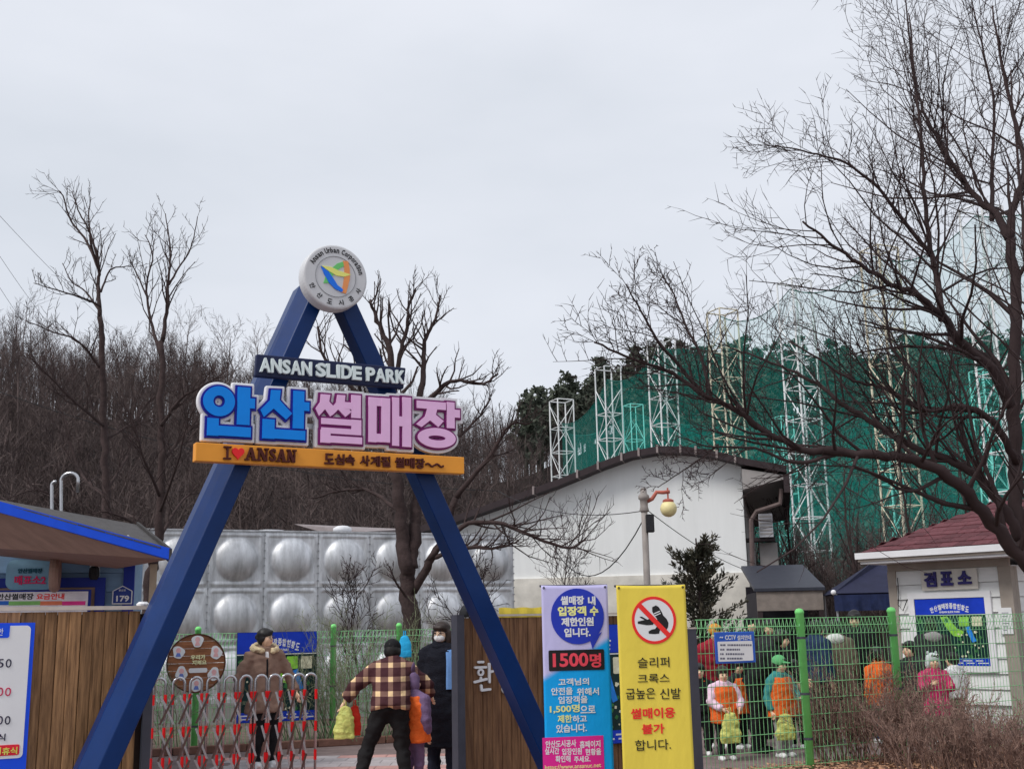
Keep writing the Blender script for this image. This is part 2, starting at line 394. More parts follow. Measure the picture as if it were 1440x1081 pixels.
GL = [
 (m_navy, m_cyan, [rg(108, 166, 84, 80, 31, 31), rc(205, 92, 272, 292), rc(268, 152, 298, 205), rc(44, 256, 104, 350), rc(46, 300, 276, 352)]),
 (m_navy, m_cyan, [pg((386, 106), (436, 108), (430, 160), (496, 232), (464, 264), (398, 205), (346, 250), (328, 212), (380, 160)), rc(502, 112, 560, 312), rc(556, 172, 588, 218), rc(338, 262, 402, 366), rc(338, 318, 566, 368)]),
 (m_maroon, m_pink, [pg((650, 128), (700, 132), (694, 168), (736, 214), (700, 248), (672, 208), (640, 244), (622, 204), (646, 170)), pg((738, 132), (780, 135), (776, 176), (812, 224), (780, 250), (742, 210), (712, 240), (704, 205), (732, 172)),
   rc(812, 134, 862, 256), rc(776, 172, 816, 208), rc(652, 262, 864, 294), rc(812, 266, 864, 344), rc(652, 312, 864, 342), rc(648, 318, 700, 388), rc(650, 354, 868, 390)]),
 (m_maroon, m_pink, [rc(904, 148, 1018, 192), rc(904, 340, 1018, 384), rc(904, 150, 946, 384), rc(972, 150, 1018, 384), rc(1030, 146, 1066, 404), rc(1084, 146, 1130, 410), rc(1062, 248, 1090, 300)]),
 (m_maroon, m_pink, [rc(1162, 168, 1316, 208), pg((1218, 200), (1272, 200), (1262, 238), (1304, 272), (1276, 304), (1232, 268), (1186, 304), (1158, 288), (1206, 246)), rc(1322, 172, 1362, 310), rc(1358, 212, 1390, 254), rg(1268, 362, 100, 53, 46, 13)]),
]
for mo, mf, strokes in GL:
    lay = []
    for e, y0, y1 in ((.040, -.125, -.077), (.016, -.145, -.1253), (.0, -.158, -.1455)):
        mb = MB()
        for i, (k, d) in enumerate(strokes):
            yy = y0 - .0007*i
            if k == 'p': mb.prism(offs(d, e), yy, y1)
            else: mb.ring(d[0], d[1], d[2]+e, d[3]+e, max(.004, d[4]-e), max(.003, d[5]-e), yy, y1, 44)
        lay.append(mb)
    q = lay[0].build('letter', m_white, gate); bevel(q, .012, 3)
    o1 = lay[1].build('outline', mo, q); o2 = lay[2].build('letter_face', mf, q)
# the disc
DC = SG.at(471.5, 389.5); dr = .272
dsk = bevel(MB().disc(DC[0], DC[1], dr, dr, -.17, -.03, 64).build('disc', mat('disc enamel', (.62, .63, .65), .4, var=.06, scale=3), gate), .02, 3)
m_ink = mat('black ink', (.02, .02, .022), .6, var=.1)
MB().ring(DC[0], DC[1], dr*.63, dr*.63, dr*.62, dr*.62, -.1745, -.1703, 64).build('ring_line', mat('grey line', (.25, .26, .28), .6), dsk)
lt = MB()
s = 'Ansan Urban Corporation'; n = len(s)
wd = {'i': .45, 't': .6, 'r': .62, ' ': .6, 'U': 1.15, 'A': 1.15, 'C': 1.15}
ww = [wd.get(ch, 1.0) for ch in s]; tot = sum(ww); acc = 0
for ch, q in zip(s, ww):
    an = rad(157 - 146*(acc+q/2)/tot); acc += q
    if ch != ' ':
        up = ch in 'tb' or ch.isupper(); h = .044 if up else (.042 if ch in 'pi' else .032); rr = dr*.795 + (h-.032)/2*(-1 if ch == 'p' else 1)
        lt = MB(); put_text(lt, ch, DC[0]+rr*math.cos(an), DC[1]+rr*math.sin(an), .022*q, h, -.174, -.1703, .012, 2, an-math.pi/2); lt.build('letter', m_ink, dsk)
for i, ch in enumerate('안산도시공사'):
    an = rad(207 + 126*i/5); lt = MB(); put_text(lt, ch, DC[0]+dr*.8*math.cos(an), DC[1]+dr*.8*math.sin(an), .042, .044, -.174, -.1703, .01, 2, an+math.pi/2); lt.build('letter', m_ink, dsk)
z1p = lambda x, y: SG.at(260+x/3.088, 330+y/3.088)
for nm, cc, pts, k in (('green', C(96, 172, 100), [(600, 212), (624, 212), (634, 188), (656, 158), (692, 136), (692, 117), (658, 128), (628, 154), (608, 185)], 0), ('orange', C(226, 130, 80), [(684, 116), (706, 118), (713, 150), (714, 190), (706, 225), (697, 258), (676, 252), (684, 222), (690, 185), (690, 150)], 1),
        ('yellow', C(232, 206, 110), [(590, 137), (632, 143), (668, 160), (718, 176), (690, 185), (655, 180), (622, 160)], 2), ('blue', C(30, 100, 200), [(588, 138), (620, 162), (640, 190), (660, 222), (684, 240), (680, 252), (650, 238), (622, 210), (602, 172)], 3)):
    MB().prism([z1p(*p) for p in pts], -.175-.0015*k, -.1703).build('logo_stripe', mat('logo '+nm, cc, .5, var=.04), dsk)

# ------------------------------------------------------------------ wooden screen walls either side of the gate
m_wood = mat('stained timber', C(108, 80, 56), .75, var=.34, scale=5, st=(7, 7, .55), bump=.35, bscale=7, rnd=.28, col2=C(158, 120, 84))
m_woodd = mat('stained timber darker', C(92, 64, 48), .75, var=.34, scale=5, st=(7, 7, .55), bump=.35, bscale=7, rnd=.16, col2=C(124, 92, 66))
m_dkpost = mat('dark grey steel post', C(62, 62, 70), .5, var=.12)
m_cap = mat('pale timber capping', C(170, 160, 150), .7, var=.12, scale=9)
def plank_wall(root, pl, u0, u1, z1, pitch, m, rng):
    meshes = []
    for k in range(4):
        mb = MB(); wv = pitch-.0035
        pr = [(-wv/2, .022), (-wv/2, .004), (-wv/2+.006, 0), (wv/2-.006, 0), (wv/2, .004), (wv/2, .022)]
        vs = [(x, y, z) for z in (0, z1-.05) for x, y in pr]; n = 6
        mb.add(vs, [(i, (i+1) % n, n+(i+1) % n, n+i) for i in range(n)] + [tuple(range(n-1, -1, -1)), tuple(range(n, 2*n))])
        meshes.append(mb.mesh('plank', m))
    n = int((u1-u0)/pitch)
    for i in range(n):
        o = ob('plank', meshes[i % 4], root, (u0 + pitch*(i+.5), rng.uniform(-.002, .002), .04)); o.rotation_euler.y = rng.uniform(-.0012, .0012)
    MB().b6(u0, u1, .0235, .029, .06, z1-.03).build('added_gap_sheet', mat('dark sheet behind gaps', C(40, 30, 26), .9), root)  # dark sheet added behind the planks so no bright slits show between them
    for z in (.3, z1*.55, z1-.2): MB().b6(u0, u1, .03, .075, z-.04, z+.04).build('rail', m, root)
rng = random.Random(5)
WL = GP.back(.5)
ul = WL.at(-45, 900)[0]; ur = WL.at(205, 900)[0]; zt = WL.at(100, 858)[1]
wl = thing('timber_screen', 'brown vertical plank screen wall behind the left gate leg', 'screen wall', WL.o, WL.psi)
plank_wall(wl, WL, ul, ur, zt, .084, m_wood, rng)
MB().b6(ul, ur+.05, -.025, .06, zt+.002, zt+.03).build('capping', m_cap, wl)
MB().b6(ur+.004, ur+.066, -.02, .08, 0, zt).build('end_post', m_dkpost, wl)
MB().lathe([(.045, 0), (.05, .012), (.03, .03)], 12, (ur-.03, .02, zt+.03)).build('post_cap', m_white, wl)
WR = GP.back(.75)
vl = WR.at(652, 960)[0]; vr = WR.at(966, 960)[0]; ztr = WR.at(730, 866)[1]
wr = thing('timber_screen', 'brown vertical plank screen wall behind the right gate leg and banners', 'screen wall', WR.o, WR.psi)
plank_wall(wr, WR, vl, vr, ztr, .0935, m_woodd, rng)
MB().b6(vl+.25, vr, -.025, .06, ztr+.002, ztr+.02).build('capping', m_cap, wr)
MB().b6(vl-.075, vl-.004, -.035, .09, 0, ztr+.02).build('end_post', m_dkpost, wr)
MB().b6(vr+.004, vr+.12, -.035, .09, 0, WR.at(972, 884)[1]).build('end_post', m_dkpost, wr)
MB().b6(vr+.0, vr+.124, -.04, .094, WR.at(972, 884)[1]+.001, WR.at(972, 884)[1]+.015).build('post_cap', m_cap, wr)
lt = MB()
hz_ = WR.box(664, 928, 692, 972)
# rounded cut-out syllables, built stroke by stroke so that the ends stay round
def strokes(mb, segs, bx, r, y0, y1):
    X = lambda t: bx[0]+(bx[1]-bx[0])*t; Z = lambda t: bx[3]-(bx[3]-bx[2])*t
    for k, s in enumerate(segs):
        yy = y0-.0006*k
        if s[0] == 'o': mb.ring(X(s[1]), Z(s[2]), s[3]*(bx[1]-bx[0])+r, s[3]*(bx[1]-bx[0])+r, s[3]*(bx[1]-bx[0])-r*.6, s[3]*(bx[1]-bx[0])-r*.6, yy, y1, 24)
        else:
            q = [(X(a), Z(b)) for a, b in s]
            for j, ((a, b), (c, d)) in enumerate(zip(q, q[1:])):
                L = math.hypot(c-a, d-b); nx, nz = -(d-b)/L*r, (c-a)/L*r; an = math.atan2(d-b, c-a)
                poly = [(c+r*math.cos(an-math.pi/2+math.pi*i/6), d+r*math.sin(an-math.pi/2+math.pi*i/6)) for i in range(7)] + [(a+r*math.cos(an+math.pi/2+math.pi*i/6), b+r*math.sin(an+math.pi/2+math.pi*i/6)) for i in range(7)]
                mb.prism(poly, yy-.0002*j, y1)
HWAN = [[(.28, .05), (.52, .05)], [(.12, .22), (.66, .22)], ('o', .39, .38, .11), [(.4, .56), (.4, .62)], [(.08, .68), (.68, .6)], [(.82, .12), (.82, .7)], [(.85, .38), (.98, .36)], [(.4, .8), (.42, .95), (.84, .93)]]
strokes(lt, HWAN, hz_, .0105, -.022, -.0035); lt.build('letter', m_white, wr); lt = MB()
h2 = WR.box(696, 932, 724, 976)
strokes(lt, [('o', .3, .3, .16), [(.6, .25), (.82, .25)], [(.6, .42), (.82, .42)], [(.86, .08), (.86, .6)], ('o', .5, .82, .16)], h2, .0105, -.022, -.0035)
lt.build('letter', m_white, wr)
# rolled mat over the wall corner, yellow cloth strip above the wall
q = WR.at(660, 868); rm = MB()
an_ = [rad(-25)+rad(215)*k/14 for k in range(15)]; rc_ = (q[0]+.03, ztr+.015)
rm.prism([(rc_[0]+.085*math.cos(t), rc_[1]+.1*math.sin(t)) for t in an_]+[(rc_[0]+.06*math.cos(t), rc_[1]+.072*math.sin(t)) for t in an_[::-1]], -.06, .1)
tag(rm.build('rubber_hood', mat('black rubber', (.02, .02, .022), .6), None, loc=WR.o, rz=WR.psi), 'small curved black rubber hood on the corner of the right plank wall', 'hood')
m_yel = mat('yellow vinyl', (.85, .67, .09), .5, var=.05, scale=3)
yb = WR.back(.11); u0, u1, z0, z1 = yb.box(702, 854, 763, 880)
mb = MB(); nn = 16
for j in range(2):
    for i in range(nn+1): mb.v.append((u0+(u1-u0)*i/nn, .012*math.sin(i*1.1)*(1-j*.3), z1-(j*.2)+.004*math.sin(i*.9)))
mb.f = [(i, nn+1+i, nn+2+i, i+1) for i in range(nn)]
o = tag(mb.build('cloth_strip', m_yel, None, loc=yb.o, rz=yb.psi), 'yellow cloth strip showing above the right plank wall', 'banner'); md = o.modifiers.new('t', 'SOLIDIFY'); md.thickness = .004

# ------------------------------------------------------------------ price board on the left wall
PB = WL.back(-.05)
pb = thing('price_board', 'white price board with blue border on the left plank wall', 'notice board', PB.o, PB.psi)
m_bblue = mat('board blue', C(24, 70, 198), .4, var=.05)
a = PB.box(-90, 876, 42, 1110); inn = PB.box(-80, 880, 37.5, 1068)
MB().b6(a[0], a[1], -.0, .03, a[2], a[3]).build('frame', m_bblue, pb)
MB().rrect(inn[0], inn[1], inn[2], inn[3], .03, -.004, -.0005).build('panel', mat('board white', C(214, 216, 234), .4, var=.03), pb)
tb = PB.box(-60, 878, 13.5, 897); MB().rrect(tb[0], tb[1], tb[2], tb[3]+.004, .015, -.008, -.0045).build('heading_tab', m_bblue, pb)
lt = MB(); ptext(lt, PB, '안', -3, 883, 4.5, 893, -.012, -.0085); lt.build('lettering', m_white, pb)
for t, x0, x1, y in (('50', -3, 16.5, 932), ('00', -4, 15, 1012)):
    for k, ch in enumerate(t): lt = MB(); ptext(lt, PB, ch, x0+(x1-x0)*(.56*k), y-6, x0+(x1-x0)*(.56*k+.42), y+6, -.008, -.0045, .0); lt.build('digit', mat('dark blue-black print', C(28, 26, 52), .5), pb)
lt = MB(); ptext(lt, PB, '식', -4, 1031, 7.5, 1041, -.008, -.0045, .01)
lt.build('lettering', mat('dark blue-black print', C(28, 26, 52), .5), pb)
lt = MB()
for k, ch in enumerate('00'): ptext(lt, PB, ch, -4+11*k, 966, 4.5+11*k, 978, -.008, -.0045, .0)
lt.build('lettering', mat('crimson print', C(176, 50, 80), .5), pb)
rb = PB.box(-20, 1047, 27, 1062); MB().rrect(rb[0], rb[1], rb[2], rb[3], .012, -.008, -.0045).build('closed_tab', mat('red tab', C(206, 36, 52), .45), pb)
lt = MB(); ptext(lt, PB, '휴식', 3, 1050, 24, 1060, -.012, -.0085, .02); ptext(lt, PB, 'ㅣ', -2, 1050, 1, 1060, -.012, -.0085, .02); lt.build('lettering', mat('yellow print', C(250, 226, 90), .45), pb)

# ------------------------------------------------------------------ the two hanging banners
def banner(root, pl, px0, py0, px1, bl, m, wave):
    u0, u1, _, z1 = pl.box(px0, py0, px1, 1075); z0 = bl; mb = MB(); nx, nz = 26, 60
    for j in range(nz+1):
        for i in range(nx+1):
            u = u0+(u1-u0)*i/nx; z = z1+(z0-z1)*j/nz; mb.v.append((u, wave(u, z), z - (.006*math.sin(math.pi*i/nx) if j == 0 else 0)))
    mb.f = [(j*(nx+1)+i, (j+1)*(nx+1)+i, (j+1)*(nx+1)+i+1, j*(nx+1)+i+1) for j in range(nz) for i in range(nx)]
    o = mb.build('cloth', m, root, True); md = o.modifiers.new('t', 'SOLIDIFY'); md.thickness = .0015; md.offset = 1
    for u in (u0+.02, u1-.02):
        MB().ring(u, z1-.02, .009, .009, .005, .005, -.006, .006, 12).build('eyelet', m_ink, root)
        MB().tube([(u, .03, 0), (u, .03, z1-.005)], .011, 8).build('stand_pole', m_dkpost, root)
    MB().tube([(u0-.005, .03, z1-.005), (u1+.005, .03, z1-.005)], .009, 8).build('stand_crossbar', m_dkpost, root)
    for u in (u0+.02, u1-.02): MB().box((u, .03, .015), (.05, .4, .03)).build('stand_foot', m_dkpost, root)
    return u0, u1, z1, o
def flat(mb, wave, y0=-.0):      # lay a print on the cloth
    mb.v = [(x, y + wave(x, z), z) for x, y, z in mb.v]; return mb
def gridrect(mb, poly_fn, u0, u1, z0, z1, y, nx=10, nz=12):
    vs = []; 
    for j in range(nz+1):
        for i in range(nx+1): vs.append((u0+(u1-u0)*i/nx, y, z0+(z1-z0)*j/nz))
    return mb.add(vs, [(j*(nx+1)+i, j*(nx+1)+i+1, (j+1)*(nx+1)+i+1, (j+1)*(nx+1)+i) for j in range(nz) for i in range(nx)])
p0 = P(811, 900, 9.15); BP = Plane(p0.x, p0.y, 12)
pr = thing('hanging_banner', 'tall purple and blue banner with round speech bubble and 1500 limit', 'banner', BP.o, BP.psi)
wv1 = lambda u, z: .0011*math.sin(u*9+1)*math.sin(z*3.1)
def two_tone():
    m = mat('purple to blue print', C(168, 164, 226), .55, var=.03, scale=2, bump=.8, bscale=4.5, st=(1, 1, .45)); n = m.node_tree; L = n.links
    b = n.nodes['Principled BSDF']; tcn = n.nodes.new('ShaderNodeTexCoord'); sp = n.nodes.new('ShaderNodeSeparateXYZ'); L.new(tcn.outputs['Object'], sp.inputs[0])
    old = b.inputs['Base Color'].links[0].from_socket
    a1 = n.nodes.new('ShaderNodeMath'); a1.operation = 'MULTIPLY_ADD'; a1.inputs[1].default_value = -.55; L.new(sp.outputs['X'], a1.inputs[0]); L.new(sp.outputs['Z'], a1.inputs[2])
    zc = BP.at(811, 925)[1]
    mr = n.nodes.new('ShaderNodeMapRange'); mr.inputs[1].default_value = zc+.035; mr.inputs[2].default_value = zc-.03; L.new(a1.outputs[0], mr.inputs[0])
    mr.interpolation_type = 'SMOOTHSTEP'
    mx = n.nodes.new('ShaderNodeMix'); mx.data_type = 'RGBA'; L.new(mr.outputs[0], mx.inputs[0]); L.new(old, mx.inputs[6]); mx.inputs[7].default_value = (.006, .37, .84, 1)
    L.new(mx.outputs[2], b.inputs['Base Color']); return m
U0, U1, Z1, cl1 = banner(pr, BP, 764, 822, 858.5, .12, two_tone(), wv1)
m_dblue = mat('deep blue print', C(34, 50, 152), .55, var=.04); m_wht = mat('white print', (.76, .77, .78), .55, var=.03); m_ylp = mat('pale yellow print', C(252, 240, 130), .55, var=.03)
c = BP.at(812, 866); r = abs(BP.at(849, 866)[0]-c[0])
mb = MB(); n = 48; ps = [(c[0]+r*math.cos(2*math.pi*k/n), c[1]+r*math.sin(2*math.pi*k/n)) for k in range(n)]
mb.prism(ps, -.006, -.0035); t0 = BP.at(829, 898); t1 = BP.at(846, 888); t2 = BP.at(833, 912); mb.prism([t0, t1, t2], -.0056, -.0035)
bub = flat(mb, wv1).build('speech_bubble', m_dblue, cl1)
def lines(pl, root, wave, rows, m, yf, yb, bold=.018):
    for t, x0, y0, x1, y1 in rows:
        mb = MB(); ptext(mb, pl, t, x0, y0, x1, y1, yf, yb, bold); flat(mb, wave).build('lettering', m, root)
lines(BP, cl1, wv1, [('썰매장', 788, 837.5, 821, 850), ('내', 826.5, 838, 837, 850.5), ('제한인원', 789, 867.5, 834.5, 880), ('입니다.', 793, 882.5, 830, 895)], m_wht, -.0078, -.0063, .04)
lines(BP, cl1, wv1, [('입장객', 784, 852, 824, 865.5), ('수', 829, 852, 841, 865.5)], m_ylp, -.0078, -.0063, .045)
bx = BP.box(771.5, 913, 849.5, 942); mb = MB(); mb.rrect(bx[0], bx[1], bx[2], bx[3], .01, -.006, -.0035); flat(mb, wv1).build('counter_panel', mat('panel black', (.018, .016, .018), .5), cl1)
lines(BP, cl1, wv1, [('1500', 777, 917.5, 827, 937), ('명', 829, 918, 845, 938)], mat('dull red print', C(206, 62, 76), .55), -.0078, -.0063, .03)
lines(BP, cl1, wv1, [('고객님의', 785, 953, 828, 963), ('안전을', 775, 966, 805, 976.5), ('위해서', 811, 966.5, 842, 977), ('입장객을', 785, 978, 826, 988.5), ('으로', 816, 991.5, 837, 1002), ('하고', 805, 1005, 825, 1015), ('있습니다.', 782, 1017.5, 825, 1029)], m_wht, -.0062, -.0035, .022)
lines(BP, cl1, wv1, [('1,500명', 773, 990, 815, 1002), ('제한', 784, 1004.5, 804, 1015.5)], m_ylp, -.0062, -.0035, .022)
bx = BP.box(763, 1035, 849, 1086); mb = MB(); mb.b6(bx[0], bx[1], -.0055, -.0035, bx[2], bx[3]); flat(mb, wv1).build('magenta_box', mat('magenta print', C(190, 34, 122), .55, var=.03), cl1)
lines(BP, cl1, wv1, [('안산도시공사', 767, 1040, 810, 1050), ('홈페이지', 815, 1040.5, 844, 1050.5), ('실시간', 766, 1050.5, 786, 1060), ('입장인원', 790, 1051, 818, 1060.5), ('현황을', 823, 1051.5, 845, 1061), ('확인해', 781, 1061.5, 802, 1071), ('주세요.', 807, 1062, 830, 1071)], m_wht, -.0075, -.0058, .022)
lines(BP, cl1, wv1, [('https://www.ansanuc.net', 766, 1073.5, 845, 1081.5)], m_ylp, -.0075, -.0058, .008)
p0 = P(920, 900, 8.9); YP = Plane(p0.x, p0.y, 12)
yr = thing('hanging_banner', 'tall yellow banner with no-slippers sign and Korean warning', 'banner', YP.o, YP.psi)
wv2 = lambda u, z: .0011*math.sin(u*7+2.2)*math.sin(z*2.6+1)
m_yban = mat('yellow banner vinyl', (.85, .67, .09), .5, var=.04, scale=2, bump=.8, bscale=4.5, st=(1, 1, .45))
_, _, _, cl2 = banner(yr, YP, 871, 822, 969.5, .1, m_yban, wv2)
c = YP.at(919.5, 871.5); r = abs(YP.at(950.5, 871)[0]-c[0]); m_rp = mat('red print', C(206, 44, 42), .55, var=.04)
flat(MB().disc(c[0], c[1], r*.9, r*.9, -.0048, -.0035, 40), wv2).build('sign_ground', m_wht, cl2)
z3 = lambda x, y: YP.at(740+x/3.846, 800+y/3.846)
mb = MB()
mb.prism([z3(*p) for p in [(680, 205), (700, 195), (716, 205), (732, 232), (740, 250), (758, 268), (768, 290), (766, 312), (752, 335), (744, 335), (742, 318), (722, 330), (716, 348), (690, 350), (662, 348), (660, 336), (676, 326), (696, 322), (712, 300), (706, 268), (690, 245), (680, 228)]], -.0062, -.005)
mb.prism([z3(*p) for p in [(602, 282), (640, 274), (616, 262), (612, 256), (624, 256), (654, 272), (676, 264), (690, 284), (684, 300), (650, 302), (602, 294)]], -.0064, -.005)
flat(mb, wv2).build('shoe_pictogram', m_ink, cl2)
mb = MB()
for k in (0, 1): mb.prism([z3(688+k*4, 238+k*11), z3(720+k*4, 224+k*11), z3(722+k*4, 229+k*11), z3(690+k*4, 243+k*11)], -.0072, -.0062)
flat(mb, wv2).build('shoe_stripe', m_wht, cl2)
mb = MB(); mb.ring(c[0], c[1], r, r, r*.88, r*.88, -.0058, -.0035, 48)
a, b = c[0]-r*.68, c[1]+r*.66; k = r*.075
mb.prism([(c[0]-r*.68-k, c[1]+r*.68-k), (c[0]+r*.66-k, c[1]-r*.68-k), (c[0]+r*.66+k, c[1]-r*.68+k), (c[0]-r*.68+k, c[1]+r*.68+k)], -.0078, -.0066)
flat(mb, wv2).build('prohibition_ring', m_rp, cl2)
lines(YP, cl2, wv2, [('슬리퍼', 896.5, 923.5, 941, 938), ('크록스', 896.5, 947, 941, 959.5), ('굽높은', 880, 967, 921, 982), ('신발', 928, 967, 957, 982), ('합니다.', 893, 1039, 943, 1054)], m_ink, -.0062, -.0035, .0)
lines(YP, cl2, wv2, [('썰매이용', 887, 994.5, 949, 1009.5), ('불가', 902.5, 1017, 934, 1031)], m_rp, -.0062, -.0035, .025)
# ------------------------------------------------------------------ map boards
def map_board(root, pl, x0, y0, x1, y1, arc=True):
    a = pl.box(x0, y0, x1, y1); W = a[1]-a[0]; H = a[3]-a[2]; rg_ = random.Random(3)
    m_dg = mat('map dark ground', C(16, 40, 40), .4, var=.4, scale=9); m_hd = mat('map heading blue', C(20, 50, 160), .4, var=.15, scale=5)
    MB().b6(a[0], a[1], 0, .02, a[2], a[3]).build('panel', m_dg, root)
    zb = a[3]-H*.24
    hd = MB().b6(a[0]+.004, a[1]-.004, -.003, -.0005, zb, a[3]-.004).build('heading', m_hd, root)
    lt = MB(); t = '안산썰매장종합현황도'
    for i, ch in enumerate(t):
        f = (i+.5)/len(t); x = a[0]+W*(.22+.56*f); an = -(f-.5)*.5 if arc else 0; z = a[3]-H*.115 - (H*.07*(2*f-1)**2 if arc else 0)
        lt = MB(); put_text(lt, ch, x, z, W*.05, H*.085, -.006, -.0033, .03, 2, an); lt.build('letter', m_wht, hd)
    lt = MB(); put_text(lt, 'ANSAN SLIDE PARK', a[0]+W*.5, zb+H*.035, W*.3, H*.03, -.006, -.0033, .03, 2)
    lt.build('lettering', m_wht, hd)
    MB().b6(a[0]+.004, a[1]-.004, -.003, -.0005, zb-H*.016, zb-H*.006).build('rule', m_wht, root)
    g_ = mat('map slope green', C(120, 176, 60), .45, var=.3, scale=12); bl = mat('map blue', C(30, 110, 200), .45, var=.3, scale=12); tn = mat('map sand', C(196, 190, 160), .45, var=.3, scale=14)
    Z = lambda t: a[2]+H*t; X = lambda t: a[0]+W*t
    MB().prism([(X(.36), Z(.72)), (X(.46), Z(.73)), (X(.58), Z(.55)), (X(.68), Z(.5)), (X(.62), Z(.42)), (X(.52), Z(.44)), (X(.42), Z(.58))], -.003, -.0005).build('slope_print', g_, root)
    MB().prism([(X(.7), Z(.56)), (X(.76), Z(.58)), (X(.8), Z(.46)), (X(.84), Z(.36)), (X(.78), Z(.34)), (X(.74), Z(.44))], -.0035, -.0005).build('slope_print', bl, root)
    for x, m in ((.62, g_), (.8, tn)):
        MB().rrect(X(x), X(x+.14), Z(.58), Z(.72), .012, -.0036, -.0005).build('photo_print', m, root)
    mb = MB()
    for k in range(26): x = rg_.uniform(.1, .95); z = rg_.uniform(.12, .5); s = rg_.uniform(.012, .03); mb.box((X(x), -.0022-.0001*k, Z(z)), (W*s, .003, H*s), Matrix.Rotation(rg_.uniform(0, 1), 3, 'Y'))
    stuff(mb.build('map_detail', tn, root))
    mb = MB()
    for k in range(22): x = rg_.uniform(.05, .95); z = rg_.uniform(.12, .7); s = rg_.uniform(.02, .06); mb.box((X(x), -.0012-.00008*k, Z(z)), (W*s, .002, H*s), Matrix.Rotation(rg_.uniform(0, 1), 3, 'Y'))
    stuff(mb.build('map_woodland', mat('map wood green', C(46, 96, 52), .45, var=.4, scale=14), root))
    ft = MB().b6(a[0]+.004, a[1]-.004, -.004, -.0005, a[2]+.004, Z(.11)).build('footer', m_hd, root)
    mb = MB()
    for r_ in range(2):
        x = .06
        while x < .9: l = rg_.uniform(.08, .16); mb.b6(X(x), X(x+l), -.006, -.0043, Z(.068-.035*r_), Z(.082-.035*r_)); x += l+.05
    stuff(mb.build('lettering', m_wht, ft))
MP = WR.back(-.045)
o = thing('map_board', 'park map board on the plank wall, showing between the two banners', 'map board', MP.o, MP.psi); map_board(o, MP, 768, 878, 886, 1048)

# ------------------------------------------------------------------ green mesh fences
m_green = mat('fence green', C(112, 196, 112), .5, var=.12, scale=6, bump=.05)
m_gwire = mat('fence wire green', C(120, 176, 124), .5, var=.12, scale=6)
def mesh_fence(name, label, pl, segs, posts, zb, zt, pr=.04):
    root = thing(name, label, 'fence', pl.o, pl.psi)
    for u in posts:
        MB().lathe([(pr, 0), (pr, zt+.05), (pr*1.08, zt+.052), (pr*1.08, zt+.075), (pr*.7, zt+.098), (.006, zt+.105)], 14, (u, 0, 0)).build('post', m_green, root, True)
        for z in (zb+.25, zb+.7, zt-.2): MB().lathe([(pr+.005, -.012), (pr+.005, .012)], 12, (u, 0, z)).build('clamp', m_dkpost, root)
    for u0, u1 in segs:
        mb = MB(); n = max(2, int((u1-u0)/.052)); dz = (zt-zb)/9
        for i in range(n+1):
            u = u0+(u1-u0)*i/n
            mb.tube([(u, 0, zb-.04), (u, 0, zt-dz), (u+.004, -.035, zt-dz*.5), (u+.022, 0, zt)], .0032, 4, False)
            mb.tube([(u+.026, .002, zt), (u+.03, .035, zt-dz*.5), (u+.004, .003, zt-dz)], .0032, 4, False)
        for k in range(9): mb.tube([(u0, -.006, zb+dz*k), (u1, -.006, zb+dz*k)], .0035, 4, False)
        for y, z in ((0, zt), (-.035, zt-dz*.5), (.035, zt-dz*.5)): mb.tube([(u0, y, z+.004), (u1, y, z+.004)], .0036, 4, False)
        stuff(mb.build('wire_mesh', m_gwire, root))
    return root
FR = WR.back(.1)
pu = [FR.at(1131, 960)[0], FR.at(1262, 960)[0]]; st_ = pu[1]-pu[0]
u00 = FR.at(976, 960)[0]; uend = pu[1]+st_*1.75
mesh_fence('mesh_fence', 'green wire mesh fence running right from the plank wall', FR, [(u00+.05, pu[0]-.045), (pu[0]+.045, pu[1]-.045), (pu[1]+.045, uend)], pu+[uend+.045], .1, FR.at(1080, 870)[1], .045)
q = GR(468, 1046); FL = Plane(q.x, q.y, 22)
pl_ = [FL.at(276, 960)[0], FL.at(468, 960)[0], FL.at(561, 960)[0]]; ua = FL.at(205, 960)[0]; ub = FL.at(790, 960)[0]
mesh_fence('mesh_fence', 'green wire mesh fence in front of the steel water tank', FL, [(ua, pl_[0]-.04), (pl_[0]+.04, pl_[1]-.04), (pl_[1]+.04, pl_[2]-.03), (pl_[2]+.03, ub)], pl_, .08, FL.at(400, 889)[1], .04)
# planting beds with a kerb
m_kerb = mat('brown kerb', C(104, 76, 66), .85, var=.25, scale=8, bump=.3)
kb = FL.back(-.3)
for i in range(9):
    o = MB().b6(0, .94, 0, .12, 0, .1).build('kerb_stone', m_kerb, pave); o.matrix_world = Matrix.Translation(kb.world(ua-.6+i*.95)) @ Matrix.Rotation(kb.psi, 4, 'Z'); bevel(o, .012)
g = MB(); q0 = kb.back(.11); pts = [q0.world(ua-3), q0.world(ub+2), q0.back(9).world(ub+2), q0.back(9).world(ua-3)]
g.v = [(p.x, p.y, .07) for p in pts]; g.f = [(0, 1, 2, 3)]; struct(g.build('planting_bed', m_soil))
g = MB(); q0 = FR.back(-2.6); q1 = FR.back(.35); pts = [q0.world(u00-.3), q0.world(uend+4), q1.world(uend+4), q1.world(u00-.3)]
g.v = [(p.x, p.y, .06) for p in pts]; g.f = [(0, 1, 2, 3)]; struct(g.build('planting_bed', mat('leafy bed soil', C(98, 74, 62), .95, var=.4, scale=9, bump=.5)))
